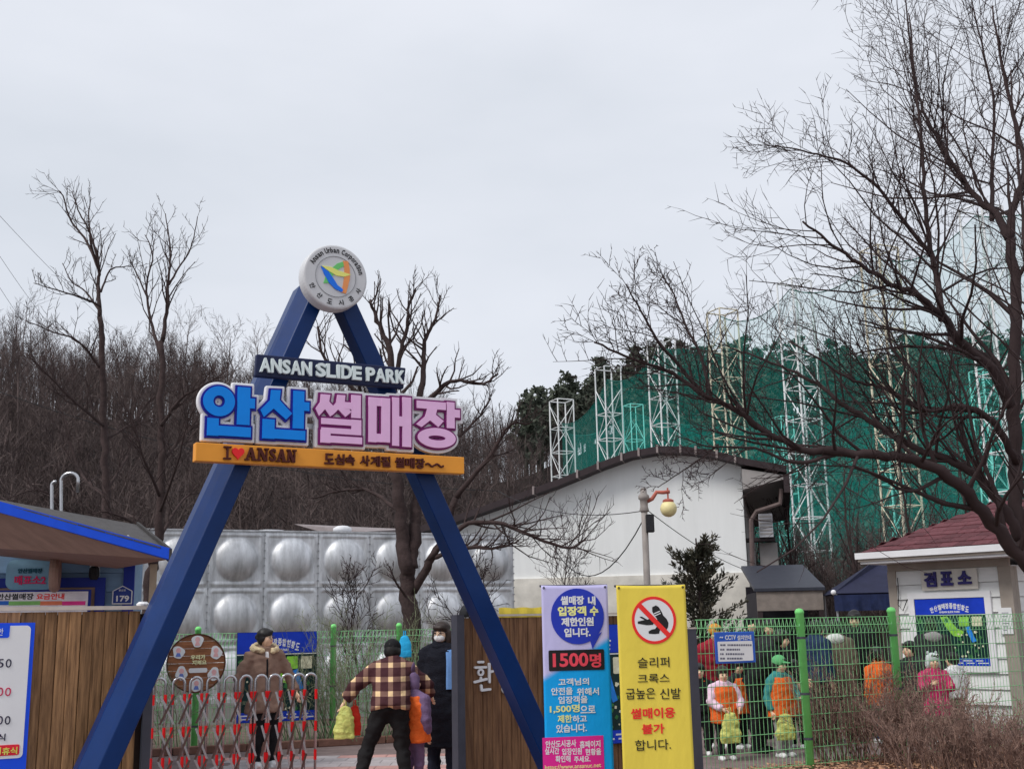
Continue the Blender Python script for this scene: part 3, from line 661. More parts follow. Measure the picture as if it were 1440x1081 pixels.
# fallen leaves on the near bed
rng = random.Random(8); V = []; Q = []
for k in range(5200):
    u = rng.uniform(u00-.2, uend+1); v = rng.uniform(-2.5, .3); p = FR.back(v).world(u, .066+rng.random()*.03); a = rng.uniform(0, 6.28); s = rng.uniform(.018, .042); t = Matrix.Rotation(rng.uniform(-.7, .7), 3, 'X')
    for dx, dy in ((-1, 0), (0, -.5), (1, 0), (0, .5)):
        d = t @ Vector((dx*s, dy*s, .3*s*dx*dx)); V.append((p.x+d.x*math.cos(a)-d.y*math.sin(a), p.y+d.x*math.sin(a)+d.y*math.cos(a), p.z+d.z))
    Q.append((4*k, 4*k+1, 4*k+2, 4*k+3))
o = stuff(ob('fallen_leaves', npmesh('fallen_leaves', np.array(V), np.array(Q), mat('dry leaf', C(150, 106, 82), .9, var=.45, scale=14, col2=C(190, 150, 120))))); tag(o, 'dry brown leaves strewn under the right mesh fence', 'leaves')

# CCTV notice on the right fence
CV = FR.back(-.06); a = CV.box(1006, 888, 1062, 932)
cv = thing('notice_plate', 'blue and white CCTV notice plate on the right mesh fence', 'notice', CV.o, CV.psi)
bevel(MB().b6(a[0], a[1], 0, .015, a[2], a[3]).build('plate', mat('notice blue', C(44, 84, 168), .45, var=.06), cv), .006)
b = CV.box(1009.5, 901, 1058.5, 929); MB().rrect(b[0], b[1], b[2], b[3], .01, -.003, -.0005).build('text_panel', mat('notice white', C(216, 222, 236), .45, var=.03), cv)
lt = MB(); ptext(lt, CV, 'CCTV', 1019.5, 892.5, 1034.5, 899, -.004, -.0005, .02); ptext(lt, CV, '설치안내', 1036.5, 892.5, 1056, 899.5, -.004, -.0005, .02); ptext(lt, CV, '~', 1012, 894.5, 1016.5, 897, -.004, -.0005, .02); lt.build('lettering', m_wht, cv)
mb = MB(); rg_ = random.Random(2)
for k in range(4):
    y = 906.5+6.3*k; x = 1012.5; end = [1057, 1041, 1046, 1044][k]
    while x < end:
        l = rg_.uniform(1.6, 3.4); bb = CV.box(x, y-1.3, min(end, x+l), y+1.3); mb.b6(bb[0], bb[1], -.0042, -.0032, bb[2], bb[3]); x += l+(3 if x < 1018 and x+l > 1016 else .7)
stuff(mb.build('lettering', mat('grey print', C(96, 96, 110), .6), cv))
for x in (1012, 1056): MB().b6(CV.at(x, 890)[0]-.01, CV.at(x, 890)[0]+.01, .0155, .056, a[3]-.06, a[3]-.03).build('clip', m_steel, cv)

# map board and round wooden plaque on the left fence
MP2 = FL.back(-.08); o = thing('map_board', 'blue park map board on the mesh fence behind the brown parka', 'map board', MP2.o, MP2.psi); map_board(o, MP2, 332, 888, 445, 1014)
DP = FL.back(-.1); c = DP.at(276, 932); r = abs(DP.at(317, 932)[0]-c[0])
wd_ = thing('round_plaque', 'round brown wooden plaque with white stickers on the mesh fence', 'plaque', DP.o, DP.psi)
m_disc = mat('varnished brown boards', C(104, 66, 46), .55, var=.3, scale=4, st=(1, 6, 6), bump=.2, rnd=.14, col2=C(140, 92, 62))
nb_ = 8
for k in range(nb_):
    z0 = -r+2*r*k/nb_+.002; z1 = -r+2*r*(k+1)/nb_-.002; pts = []
    for t in range(7): z = z0+(z1-z0)*t/6; pts.append((math.sqrt(max(1e-6, r*r-z*z)), z))
    MB().prism([(c[0]+x, c[1]+z) for x, z in pts]+[(c[0]-x, c[1]+z) for x, z in pts[::-1]], 0, .02).build('board', m_disc, wd_)
MB().ring(c[0], c[1], r+.004, r+.004, r-.014, r-.014, -.008, .022, 48).build('rim', mat('dark rim', C(66, 40, 30), .6), wd_)
z3b = lambda x, y: DP.at(200+x/4.486, 840+y/4.486)
m_skp = mat('sticker pink', C(226, 150, 150), .6); m_skb = mat('sticker blue', C(90, 110, 170), .6)
for i, (x, y) in enumerate(((349, 275), (228, 345), (465, 345), (247, 475), (452, 480), (341, 552))):
    p = z3b(x, y); st2 = MB().prism([(p[0]+.075*math.cos(t)*(1+.18*math.sin(3*t+i)), p[1]+.085*math.sin(t)*(1+.1*math.cos(2*t+i))) for t in [2*math.pi*k/18 for k in range(18)]], -.006, -.0005).build('sticker', m_wht, wd_)
    MB().disc(p[0], p[1]+.025, .032, .034, -.008, -.0062, 14).build('sticker_print', m_skp, st2)
    MB().prism([(p[0]-.035, p[1]-.055), (p[0]+.035, p[1]-.055), (p[0]+.02, p[1]-.008), (p[0]-.02, p[1]-.008)], -.008, -.0062).build('sticker_print', m_skb if i % 2 else m_skp, st2)
p = z3b(352, 458); MB().rrect(p[0]-.12, p[0]+.12, p[1]-.03, p[1]+.03, .02, -.006, -.0005).build('sticker', m_wht, wd_)
lt = MB()
for t, x, y in (('우리가', 352, 375), ('지켜요', 360, 408)): p = z3b(x, y); put_text(lt, t, p[0], p[1], .19, .062, -.008, -.0005, .04)
lt.build('lettering', mat('cream print', C(240, 196, 150), .6), wd_)

# ------------------------------------------------------------------ concertina barrier
m_chrome = mat('polished steel', (.5, .5, .52), .22, .95, var=.1, scale=10)
m_redband = mat('red reflective band', C(200, 26, 30), .4, var=.08)
q = GR(330, 1108); CB = Plane(q.x, q.y, 20)
cb = thing('concertina_barrier', 'folding steel crowd barrier with red bands across the gateway', 'barrier', CB.o, CB.psi)
hx_ = [225, 252, 276, 300, 324, 346, 367.5, 386.5, 404, 420.5, 437]
us = [CB.at(x, 960)[0] for x in hx_]; ztp = CB.at(330, 950)[1]; hw = .058
band_me = MB().lathe([(.0155, 0), (.0155, .1)], 10).mesh('red_band', m_redband)
for i, u in enumerate(us):
    pts = [(u-hw, 0, .04), (u-hw, 0, ztp-hw)] + [(u-hw*math.cos(t), 0, ztp-hw+hw*math.sin(t)) for t in [math.pi*k/8 for k in range(1, 8)]] + [(u+hw, 0, ztp-hw), (u+hw, 0, .04)]
    hp = MB().tube(pts, .0135, 8).build('upright', m_chrome, cb, True)
    for s in (-1, 1):
        for z in (ztp-.26, ztp-.58, ztp-.87): ob('red_band', band_me, hp, (u+s*hw, 0, z))
    if i < len(us)-1:
        v = us[i+1]
        for k, (za, zb_) in enumerate(((ztp-.17, ztp-.45), (ztp-.5, ztp-.8), (ztp-.8, ztp-1.05))):
            MB().bar((u+.01, -.026, za), (v-.04, -.026, zb_), .021, .006, up=(0, 1, 0)).build('cross_link', m_chrome, cb)
            MB().bar((u+.01, -.034, zb_), (v-.04, -.034, za), .021, .006, up=(0, 1, 0)).build('cross_link', mat('brown steel link', C(84, 66, 62), .4, .6), cb)
        MB().tube([(u+.03+.05*math.sin(t)*1, -.02, ztp-.22-.11*(1-math.cos(t))) for t in [math.pi*k/8 for k in range(9)]], .004, 5).build('chain', m_steel, cb)
    MB().b6(u-hw-.02, u+hw+.02, -.02, .02, 0, .04).build('foot', m_dkpost, cb)

# ------------------------------------------------------------------ steel water tank
p0 = P(330, 800, 19.6); TP = Plane(p0.x, p0.y, 25)
m_tank = mat('pressed stainless panel', (.66, .67, .69), .52, .7, var=.3, scale=3, st=(2.5, 1, .7), bump=.12, bscale=5, rnd=.12)
tk = thing('water_tank', 'large steel panel water tank with rows of domed panels behind the fence', 'water tank', TP.o, TP.psi)
mb = MB(); n = 34
for j in range(n+1):
    for i in range(n+1):
        x = -.5+i/n; z = -.5+j/n; r = math.hypot(x, z); h = 0
        if r < .385: h = .15*(math.sqrt(max(0, 1-(r/.385)**2*.94))-math.sqrt(.06))/(1-math.sqrt(.06))
        d = max(abs(x), abs(z)); h += .022*math.exp(-((d-.445)/.014)**2) if r > .36 else 0
        mb.v.append((x*.994, -h, z*.994))
mb.f = [(j*(n+1)+i, j*(n+1)+i+1, (j+1)*(n+1)+i+1, (j+1)*(n+1)+i) for j in range(n) for i in range(n)]
pm = mb.mesh('panel', m_tank, True)
ztk = TP.at(330, 747)[1]; usep = TP.at(293, 800)[0]; pit = (TP.at(722, 800)[0]-usep)/6
for i in range(-3, 6):
    for k in range(3):
        o = ob('panel', pm, tk, (usep+pit*(i+.5), 0, ztk-pit*(k+.5))); o.scale = (pit, pit, pit); o.rotation_euler.y = 0
u0 = usep-3*pit; u1 = usep+6*pit
sidep = pm
for k in range(3):
    for j in range(4):
        o = ob('panel', pm, tk, (u1+.002, pit*(j+.5), ztk-pit*(k+.5)), math.pi/2); o.scale = (pit, pit, pit)
MB().b6(u0+.03, u1-.03, .03, pit*4, 0.02, ztk-.02).build('inner_shell', m_tank, tk)
MB().b6(u0-.02, u1+.02, -.02, pit*4+.02, ztk+.002, ztk+.03).build('lid', m_tank, tk)
MB().b6(u0-.1, u1+.1, -.1, pit*4+.1, .0, max(.05, ztk-3*pit-.003)).build('plinth', mat('tank plinth concrete', C(140, 138, 134), .9), tk)
mb = MB().lathe([(.1, 0), (.1, .05), (.17, .06), (.17, .11), (.1, .15), (.02, .16)], 16, (TP.at(495, 745)[0], .6, ztk+.03)); mb.build('air_vent', m_white, tk, True)
mb = MB().lathe([(.3, 0), (.3, .03), (.28, .05)], 20, (TP.at(392, 745)[0], .7, ztk+.03)); mb.build('manhole_cover', m_tank, tk)
mb = MB()
for i in range(-3, 7):
    for k in range(22): z = ztk-.06-k*pit*3/22; mb.box((usep+pit*i, -.012, z), (.022, .02, .022))
stuff(mb.build('bolts', m_steel, tk))

# ------------------------------------------------------------------ white hall with curved roof
p0 = P(1042, 720, 27.0); HP = Plane(p0.x, p0.y, -13)
m_stucco = mat('white stucco', (.8, .81, .8), .85, var=.045, scale=1.6, st=(2.2, 2.2, .22), bump=.15, bscale=30)
m_roofb = mat('dark brown roofing', C(46, 38, 40), .6, var=.2, scale=4)
m_greyw = mat('grey render', C(128, 124, 122), .85, var=.1, scale=3)
hl = thing('white_hall', 'white hall with dark curved roof behind the banners', 'building', HP.o, HP.psi)
prof = [(560, 757), (640, 735), (722, 707), (790, 683), (850, 659), (890, 645), (930, 638.5), (970, 640), (1010, 647), (1042, 656)]
wpts = [HP.at(*p) for p in prof]; ue = wpts[-1][0]; ul_ = wpts[0][0]
zb = HP.at(820, 811)[1]
MB().prism([(ul_, zb), (ue, zb)] + wpts[::-1], 0, .25).build('gable_wall', m_stucco, hl)
MB().b6(ul_, ue+.03, -.06, .3, 0, zb-.002).build('concrete_base', mat('stained concrete base', C(180, 176, 168), .9, var=.2, scale=2, bump=.3), hl)
MB().b6(ue-.25, ue, .252, 11, 0, wpts[-1][1]-.05).build('side_wall', m_greyw, hl)
rp = [HP.at(*p) for p in [(560, 752), (640, 730), (722, 701), (790, 677), (850, 652.5), (890, 638), (930, 631), (970, 632), (1010, 638.5), (1048, 648), (1090, 664)]]
rp[-1] = (ue+1.05, rp[-2][1]-.22)
mb = MB(); y0, y1 = -.5, 11.5; n = len(rp)
low = [(u, z-.16) for u, z in rp]
mb.v = [(u, y0, z) for u, z in rp]+[(u, y0, z) for u, z in low]+[(u, y1, z) for u, z in rp]+[(u, y1, z) for u, z in low]
for i in range(n-1): mb.f += [(n+i, n+i+1, i+1, i), (i, i+1, 2*n+i+1, 2*n+i), (n+i+1, n+i, 3*n+i, 3*n+i+1), (2*n+i, 2*n+i+1, 3*n+i+1, 3*n+i)]
mb.f += [(n-1, 2*n-1, 4*n-1, 3*n-1), (0, 2*n, 3*n, n)]
rf = mb.build('roof', m_roofb, hl)
for x in (755, 816, 845, 878, 902, 928, 960, 981, 1010, 1035):
    k = [i for i in range(n-1) if rp[i][0] <= HP.at(x, 650)[0] <= rp[i+1][0]]
    if k:
        i = k[0]; u = HP.at(x, 650)[0]; t = (u-rp[i][0])/(rp[i+1][0]-rp[i][0]); z = rp[i][1]+t*(rp[i+1][1]-rp[i][1])
        MB().b6(u-.025, u+.025, -.53, 11.4, z-.16, z+.04).build('seam', mat('worn seam', C(120, 110, 108), .6), rf)
MB().prism([(ue+.02, rp[-2][1]-.235), (ue+1.02, rp[-1][1]-.215), (ue+1.0, rp[-1][1]-.3), (ue+.02, rp[-1][1]-.5)], -.42, 11).build('eave_box', m_greyw, hl)
MB().b6(ue+.96, ue+1.1, -.45, 11, rp[-1][1]-.62, rp[-1][1]-.21).build('gutter', m_roofb, hl)
zz = rp[-1][1]-.6
MB().tube([(ue+.9, -.2, zz+.1), (ue+.85, -.2, zz-.25), (ue+.3, -.12, zz-.4), (ue+.16, -.1, zz-.6), (ue+.12, -.1, zb), (ue+.16, -.1, .3)], .055, 8).build('downpipe', mat('brown downpipe', C(84, 72, 70), .6), hl)
zt_ = HP.at(1060, 722)[1]
ac = thing('air_conditioner', 'grey outdoor air conditioning unit on the side of the white hall', 'air conditioner', HP.world(ue+.35, zt_-.55)+Vector((0, .1, 0)), HP.psi)
MB().b6(0, .32, 0, .7, 0, .55).build('casing', mat('casing grey', C(150, 150, 154), .6), ac)
for k in range(6): MB().b6(.02, .3, -.012, -.001, .06+.08*k, .1+.08*k).build('grille_bar', m_greyw, ac)
MB().b6(-.36, .36, .1, .6, -.08, -.002).build('bracket', m_roofb, ac)
pil = MB().b6(0, .42, 0, .5, 0, zt_-.66); o = pil.build('render_pillar', m_greyw, hl, loc=(ue+.3, .5, 0))
# low roof behind the tank
b0 = P(455, 742, 27.5)
sh = thing('grey_shed', 'low grey shed whose roof tip shows behind the water tank', 'shed', (b0.x, b0.y, 0), rad(-10))
z = b0.z
mb = MB(); mb.v = [(-.75, 0, z+.12), (1.1, 0, z-.12), (1.1, .15, z-.35), (-.75, 3, z+.3), (1.3, 3, z+.16), (.6, -.1, z-.3)]; mb.f = [(0, 5, 1), (0, 1, 4, 3), (0, 3, 5), (1, 5, 2), (1, 2, 4), (3, 4, 2, 5)]
mb.build('roof', mat('shed grey', C(120, 112, 112), .7), sh); MB().b6(-.4, .9, .4, 2.8, 0, z-.2).build('wall', m_greyw, sh)
# dark lean-to and tents on the right
a = P(1066, 806, 23.5); b = P(1150, 806, 23.5)
lt_ = thing('lean_to_shed', 'dark open lean-to shed with slate blue roof beside the white hall', 'shed', (a.x, a.y, 0), rad(-6))
W = b.x-a.x; z = a.z
mb = MB(); mb.v = [(-.1, 0, z-.3), (W+.1, 0, z-.3), (W+.05, 2.6, z+.28), (-.1, 2.6, z+.28), (-.1, 0, z-.36), (W+.1, 0, z-.36), (W+.05, 2.6, z+.2), (-.1, 2.6, z+.2)]
mb.f = [(0, 1, 2, 3), (5, 4, 7, 6), (4, 5, 1, 0), (1, 5, 6, 2), (3, 2, 6, 7), (4, 0, 3, 7)]; mb.build('roof', mat('slate blue sheeting', C(48, 50, 58), .5, var=.12), lt_)
MB().b6(-.05, W+.05, .04, .12, z-.75, z-.37).build('fascia', mat('weathered fascia', C(112, 104, 98), .8), lt_)
for u in (0, W): MB().b6(u-.05, u+.05, .05, .15, 0, z-.752).build('post', m_roofb, lt_)
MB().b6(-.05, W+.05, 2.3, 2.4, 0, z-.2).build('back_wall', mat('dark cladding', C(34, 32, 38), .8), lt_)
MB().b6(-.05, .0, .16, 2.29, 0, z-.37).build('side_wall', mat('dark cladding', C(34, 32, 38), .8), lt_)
for i, (x0, x1, y0, y1, D) in enumerate(((1176, 1262, 818, 856, 22.0),)):
    a = P(x0, 834, D); b = P(x1, 834, D); W = b.x-a.x; z = a.z
    t = thing('market_tent', 'dark blue tarpaulin tent behind the right ticket booth', 'tent', (a.x, a.y, 0), rad(-8))
    mb = MB(); A = [(-.05, 0, z), (W+.6, 0, z), (W+.6, 2, z), (-.05, 2, z)]; ap = [(W*.75, .9, z+.62), (W*.95, 1.1, z+.62)]
    mb.v = A+ap; mb.f = [(0, 1, 5, 4), (1, 2, 5), (2, 3, 4, 5), (3, 0, 4)]; o = mb.build('canopy', mat('black blue tarpaulin', C(30, 32, 52), .6), t); md = o.modifiers.new('t', 'SOLIDIFY'); md.thickness = .01
    mb = MB(); nn = 24
    for j in range(2):
        for k in range(nn+1): mb.v.append((-.05+(W+.6)*k/nn, -.01-.03*abs(math.sin(k*.9))*j, z-.03-j*.3))
    mb.f = [(k, nn+1+k, nn+2+k, k+1) for k in range(nn)]; o = mb.build('valance', mat('blue tarpaulin', C(26, 34, 62), .6, var=.4), t); md = o.modifiers.new('t', 'SOLIDIFY'); md.thickness = .006
    for u, y in ((0, .03), (W+.5, .03), (0, 1.9), (W+.5, 1.9)): MB().tube([(u, y, 0), (u, y, z)], .022, 8).build('pole', m_steel, t)
    MB().ell((-.05, 0, z+.02), (.05, .05, .05)).build('pole_cap', m_white, t)
# ------------------------------------------------------------------ ticket booths
m_clap = mat('white clapboard', (.76, .77, .76), .7, var=.07, scale=4, st=(.4, 1, 3), bump=.1, rnd=.05)
m_taupe = mat('taupe trim', C(132, 124, 116), .75, var=.1, scale=5)
m_shr = mat('red-brown shingle', C(80, 46, 50), .85, var=.25, scale=12, bump=.3, rnd=.22)
m_shd = mat('charcoal shingle', C(62, 60, 60), .85, var=.25, scale=12, bump=.3, rnd=.22)
def shingle_plane(root, e0, e1, t0, t1, rows, m, wdt=.3, seed=1):
    # e0-e1 eave, t0-t1 top edge; rows of shingles, each an object
    e0, e1, t0, t1 = map(Vector, (e0, e1, t0, t1)); rg_ = random.Random(seed)
    x = (e1-e0).normalized(); up = (t0-e0) - x*(t0-e0).dot(x); H = up.length; y = up/H; zn = x.cross(y)
    if zn.z < 0: zn = -zn
    rh = H/rows
    me = MB().box((0, 0, 0), (wdt-.008, rh*1.18, .012)).mesh('shingle', m)
    R = Matrix((x, y, x.cross(y))).transposed()
    til = Matrix.Rotation(.03*(1 if x.cross(y).z > 0 else -1)*-1, 3, 'X')
    for j in range(rows):
        f = (j+.5)/rows; a = e0.lerp(t0, f); b = e1.lerp(t1, f); L = (b-a).dot(x); n = int(L/wdt)+1; off = rg_.uniform(0, wdt)
        for i in range(-1, n+1):
            c = off+wdt*i
            if c < wdt*.3 or c > L-wdt*.3: continue
            o = ob('shingle', me, root, a+x*c+zn*(.012+.004*(j % 2)+rg_.uniform(0, .003)))
            o.rotation_euler = (R @ til).to_euler()
p0 = P(1255, 850, 18.6); RB = Plane(p0.x, p0.y, -46)
bt = thing('ticket_booth', 'white clapboard ticket check booth with red-brown shingle roof on the right', 'booth', RB.o, RB.psi)
W = RB.at(1424, 850)[0]; ze = RB.at(1340, 788)[1]; Dp = 4.4
bh = .225
for k in range(13):
    z0 = ze-.12-bh*(k+1)
    if z0 < .05: break
    for nm, c, s, rx in (('front', (W/2, 0, z0+bh/2), (W-.04, .02, bh-.006), 1), ('side', (W, Dp/2, z0+bh/2), (Dp-.04, .02, bh-.006), 0)):
        mb = MB().box((0, 0, 0), s, Matrix.Rotation(-.13, 3, 'X'))
        o = mb.build('clapboard', m_clap, bt, loc=(c[0]-(0 if rx else .004), c[1], c[2]), rz=0 if rx else math.pi/2)
MB().b6(.03, W-.03, .03, Dp-.03, 0.0, ze-.1).build('core_wall', m_clap, bt)
MB().b6(-.02, W+.02, -.028, .03, ze-.12, ze-.002).build('frieze', m_taupe, bt)
cw = RB.at(1264, 850)[0]
MB().b6(-.03, cw, -.03, .1, 0, ze-.122).build('corner_board', m_taupe, bt)
MB().b6(RB.at(1409, 850)[0], W+.035, -.034, .1, 0, ze-.122).build('corner_board', m_taupe, bt)
MB().b6(W-.01, W+.036, .104, .2, 0, ze-.122).build('corner_board', m_taupe, bt)
# eaves and hipped roof
ov = .5
uL = RB.at(1215, 792)[0]
x0, x1, y0, y1 = -.22, W+.5, -.5, Dp+.5
MB().b6(x0, x1, y0, y1, ze, ze+.035).build('soffit', m_white, bt)
MB().b6(x0-.03, x1+.03, y0-.03, y1+.03, ze+.037, ze+.075).build('fascia', m_taupe, bt)
MB().b6(x0-.06, x1+.06, y0-.06, y1+.06, ze+.077, ze+.175).build('gutter', m_white, bt)
zr = ze+.18; hz2 = .86; ap0 = ((x0+x1)/2-.25, (y0+y1)/2, zr+hz2); ap1 = ((x0+x1)/2+.25, (y0+y1)/2, zr+hz2)
mb = MB(); mb.v = [(x0, y0, zr), (x1, y0, zr), (x1, y1, zr), (x0, y1, zr), ap0, ap1]; mb.f = [(0, 1, 5, 4), (1, 2, 5), (2, 3, 4, 5), (3, 0, 4), (3, 2, 1, 0)]
rf = mb.build('roof', m_shr, bt)
shingle_plane(rf, (x0, y0, zr), (x1, y0, zr), ap0, ap1, 11, m_shr, .27, 1)
shingle_plane(rf, (x1, y0, zr), (x1, y1, zr), ap1, ap1, 11, m_shr, .27, 2)
shingle_plane(rf, (x0, y1, zr), (x0, y0, zr), ap0, ap0, 11, m_shr, .27, 3)
# window with the map board in it
wx = RB.box(1283, 832, 1400, 944)
zf0, zf1 = wx[2], wx[3]
fr = MB()
fr.b6(wx[0], wx[1], -.06, .0, zf1-.09, zf1); fr.b6(wx[0], wx[1], -.06, .0, zf0, zf0+.09); fr.b6(wx[0], wx[0]+.1, -.058, .0, zf0+.0905, zf1-.0905); fr.b6(wx[1]-.1, wx[1], -.058, .0, zf0+.0905, zf1-.0905)
wdw = fr.build('window_frame', m_white, bt)
mpb = thing('map_board', 'park map board inside the white window of the ticket check booth', 'map board', RB.o, RB.psi)
RM = RB.back(-.045)
for o in ():
    pass
mpb.location = RM.o
def map2():
    a = (wx[0]+.102, wx[1]-.102, zf0+.092, zf1-.092); return a
_a = map2()
class FakePl:
    def box(s, *k): return _a
map_board(mpb, FakePl(), 0, 0, 0, 0)
# booth sign
sg = RB.back(-.035); a = sg.box(1296, 800, 1375, 829)
sgn = thing('acrylic_sign', 'clear acrylic sign with three navy syllables over the booth window', 'sign', sg.o, sg.psi)
MB().b6(a[0], a[1], -.015, -.005, a[2], a[3]).build('back_plate', mat('beige acrylic', C(178, 174, 166), .3, var=.05), sgn)
for t, x0_, x1_, y0_, y1_ in (('검', 1301, 1318, 804, 825), ('표', 1324, 1341, 803, 823), ('소', 1348, 1367, 802, 821)): lt = MB(); ptext(lt, sg, t, x0_, y0_, x1_, y1_, -.05, -.0155, .045); lt.build('letter', mat('navy syllables', C(44, 40, 92), .5), sgn)
for u in (a[0]+.03, a[1]-.03):
    for z in (a[2]+.03, a[3]-.03): MB().b6(u-.015, u+.015, -.004, .034, z-.015, z+.015).build('standoff', m_steel, sgn)
nt_ = RB.back(-.05); a = nt_.box(1405, 854, 1424, 891); npp = thing('paper_notice', 'white paper notice on the taupe corner board of the booth', 'notice', nt_.o, nt_.psi)
MB().b6(a[0], a[1], 0, .006, a[2], a[3]).build('sheet', m_wht, npp)
mb = MB()
for k in range(6): mb.b6(a[0]+.05, a[1]-.05-.02*(k % 3), -.0015, -.0004, a[3]-.08-.05*k, a[3]-.07-.05*k)
stuff(mb.build('lettering', mat('grey print', C(96, 96, 110), .6), npp))
q0 = RB.back(-.06); cpts = [(1262, 812), (1264, 835), (1263, 850), (1270, 858), (1276, 842)]
cbl = MB(); cbl.tube([(*[q0.at(*p)[0]], 0, q0.at(*p)[1]) for p in cpts], .008, 6); tag(cbl.build('cable', m_ink, None, True, q0.o, q0.psi), 'loose black cable looping on the booth wall beside the window', 'cable')

# left booth
p0 = P(180, 830, 12.4); LB = Plane(p0.x, p0.y, 16)
m_lclap = mat('pale blue cladding', C(98, 122, 146), .7, var=.12, scale=4, st=(.4, 1, 3), rnd=.06)
m_dblu = mat('deep blue trim', C(28, 42, 118), .55, var=.08)
m_rblue = mat('royal blue fascia', C(16, 62, 172), .45, var=.08)
m_soff = mat('brown soffit boards', C(124, 102, 92), .75, var=.16, scale=4, st=(.6, 4, 1))
lb = thing('ticket_booth', 'blue ticket booth with shingle roof and blue fascia on the left', 'booth', LB.o, LB.psi)
ur_ = LB.at(187, 830)[0]; ul_ = ur_-3.1; zw = LB.at(120, 775)[1]
for k in range(14):
    z1_ = zw-.03-.2*k
    if z1_ < .3: break
    MB().box((0, 0, 0), (3.02, .02, .196), Matrix.Rotation(-.12, 3, 'X')).build('clapboard', m_lclap, lb, loc=((ul_+ur_)/2-.02, 0, z1_-.1))
MB().b6(ul_, ur_, .03, 2.6, 0, zw+.05).build('core_wall', m_lclap, lb)
MB().b6(LB.at(173, 830)[0], ur_+.01, -.03, .1, 0, zw).build('corner_board', m_dblu, lb)
# roof: a tilted slab, its front edge the fascia
A = P(-70, 690, 10.9); B = P(237, 776, 10.9); Cc = P(191, 737, 13.9); Dd = P(60, 735, 14.5)
toL = lambda v: ((v-LB.o).dot(LB.u), (v-LB.o).dot(-LB.n), v.z)
a, b, c, d = map(Vector, map(toL, (A, B, Cc, Dd)))
n = (b-a).cross(d-a).normalized(); n = n if n.z > 0 else -n
rfm = MB(); t = Vector((0, 0, .03)); rfm.v = [tuple(q) for q in (a, b, c, d, a-t, b-t, c-t, d-t)]
rfm.f = [(0, 1, 2), (0, 2, 3), (4, 6, 5), (4, 7, 6), (0, 4, 5, 1), (1, 5, 6, 2), (2, 6, 7, 3), (3, 7, 4, 0)]
rfo = rfm.build('roof', m_shd, lb)
shingle_plane(rfo, a, b, d, c, 12, m_shd, .28, 4)
fh = Vector((0, 0, .105))
MB().add([a+Vector((0, -.03, .03)), b+Vector((.03, -.03, .03)), b+Vector((.03, -.03, .03))-fh, a+Vector((0, -.03, .03))-fh, a+Vector((0, 0, .03)), b+Vector((0, 0, .03)), b+Vector((0, 0, .03))-fh, a+Vector((0, 0, .03))-fh], [(0, 3, 2, 1), (4, 5, 6, 7), (0, 1, 5, 4), (3, 7, 6, 2), (1, 2, 6, 5), (0, 4, 7, 3)]).build('fascia', m_rblue, lb)
MB().add([b+Vector((.032, -.03, .03)), c+Vector((.032, 0, .03)), c+Vector((.032, 0, -.08)), b+Vector((.032, -.03, -.1)), b+Vector((.006, -.03, .03)), c+Vector((.006, 0, .03)), c+Vector((.006, 0, -.08)), b+Vector((.006, -.03, -.1))], [(0, 3, 2, 1), (4, 5, 6, 7), (0, 1, 5, 4), (3, 7, 6, 2), (0, 4, 7, 3), (1, 2, 6, 5)]).build('roof_edge', m_shd, lb)
# soffit from the fascia back to the wall
s0 = Vector((ul_, .0, LB.at(0, 757)[1]+.02)); s1 = Vector(toL(P(165, 799, 12.2))); s2 = Vector(toL(P(222, 783, 12.0)))
lo = Vector((0, 0, -.07))
MB().add([a+lo, b+lo, s2, s1, Vector((ul_, 0, s0.z))], [(0, 1, 2, 3, 4)]).build('soffit', m_soff, lb)
gp = P(216, 800, 11.9); gl = toL(gp); MB().b6(gl[0]-.035, gl[0]+.035, gl[1]-.03, gl[1]+.03, 0, gl[2]+.05).build('post', mat('bare timber post', C(140, 128, 112), .8, var=.2, scale=6), lb)
# window frame, price sheet, signs on the left booth
LS = LB.back(-.05)
a4 = LS.box(70, 812, 147, 880)
fr = MB(); fr.b6(a4[0]-1.4, a4[1], -.02, .03, a4[3]-.1, a4[3]); fr.b6(a4[1]-.1, a4[1], -.02, .03, a4[2], a4[3]-.1005); wfr = fr.build('window_frame', m_dblu, lb, loc=(0, -.05, 0))
fr = MB(); fr.b6(a4[0]-1.4, a4[1]-.102, -.01, .03, a4[3]-.16, a4[3]-.102); fr.b6(a4[1]-.16, a4[1]-.102, -.01, .03, a4[2], a4[3]-.161); fr.build('inner_frame', m_soff, wfr)
a4 = LS.box(-60, 830, 128, 880); ps = thing('price_sheet', 'white price list with coloured bar in the left booth window', 'notice board', LS.o, LS.psi)
MB().b6(a4[0], a4[1], -.11, -.075, a4[2], a4[3]).build('frame', m_dblu, ps)
b4 = LS.box(-60, 832.5, 124, 880); MB().b6(b4[0], b4[1], -.113, -.1105, b4[2], b4[3]).build('sheet', mat('price sheet white', C(190, 188, 196), .5), ps)
z = lambda x, y: (x/5.688, 680+y/5.688)
for x0_, x1_, cc in ((-200, 82, (44, 96, 176)), (82, 332, (110, 160, 90)), (332, 505, (214, 110, 80)), (505, 690, (206, 50, 120))):
    q = LS.box(x0_/5.688, 680+940/5.688, x1_/5.688, 680+972/5.688); MB().b6(q[0], q[1], -.1155, -.1135, q[2], q[3]).build('colour_bar', mat('bar %d' % x0_, C(*cc), .5), ps)
lt = MB(); ptext(lt, LS, '안산썰매장', -2, 834.5, 49, 843.5, -.1155, -.1135, .03); lt.build('lettering', m_ink, ps)
lt = MB(); ptext(lt, LS, '요금안내', 53, 834.5, 92, 843, -.1155, -.1135, .03); lt.build('lettering', m_rp, ps)
bs = thing('booth_sign', 'pale blue booth name sign with red syllables on the left booth', 'sign', LS.o, LS.psi)
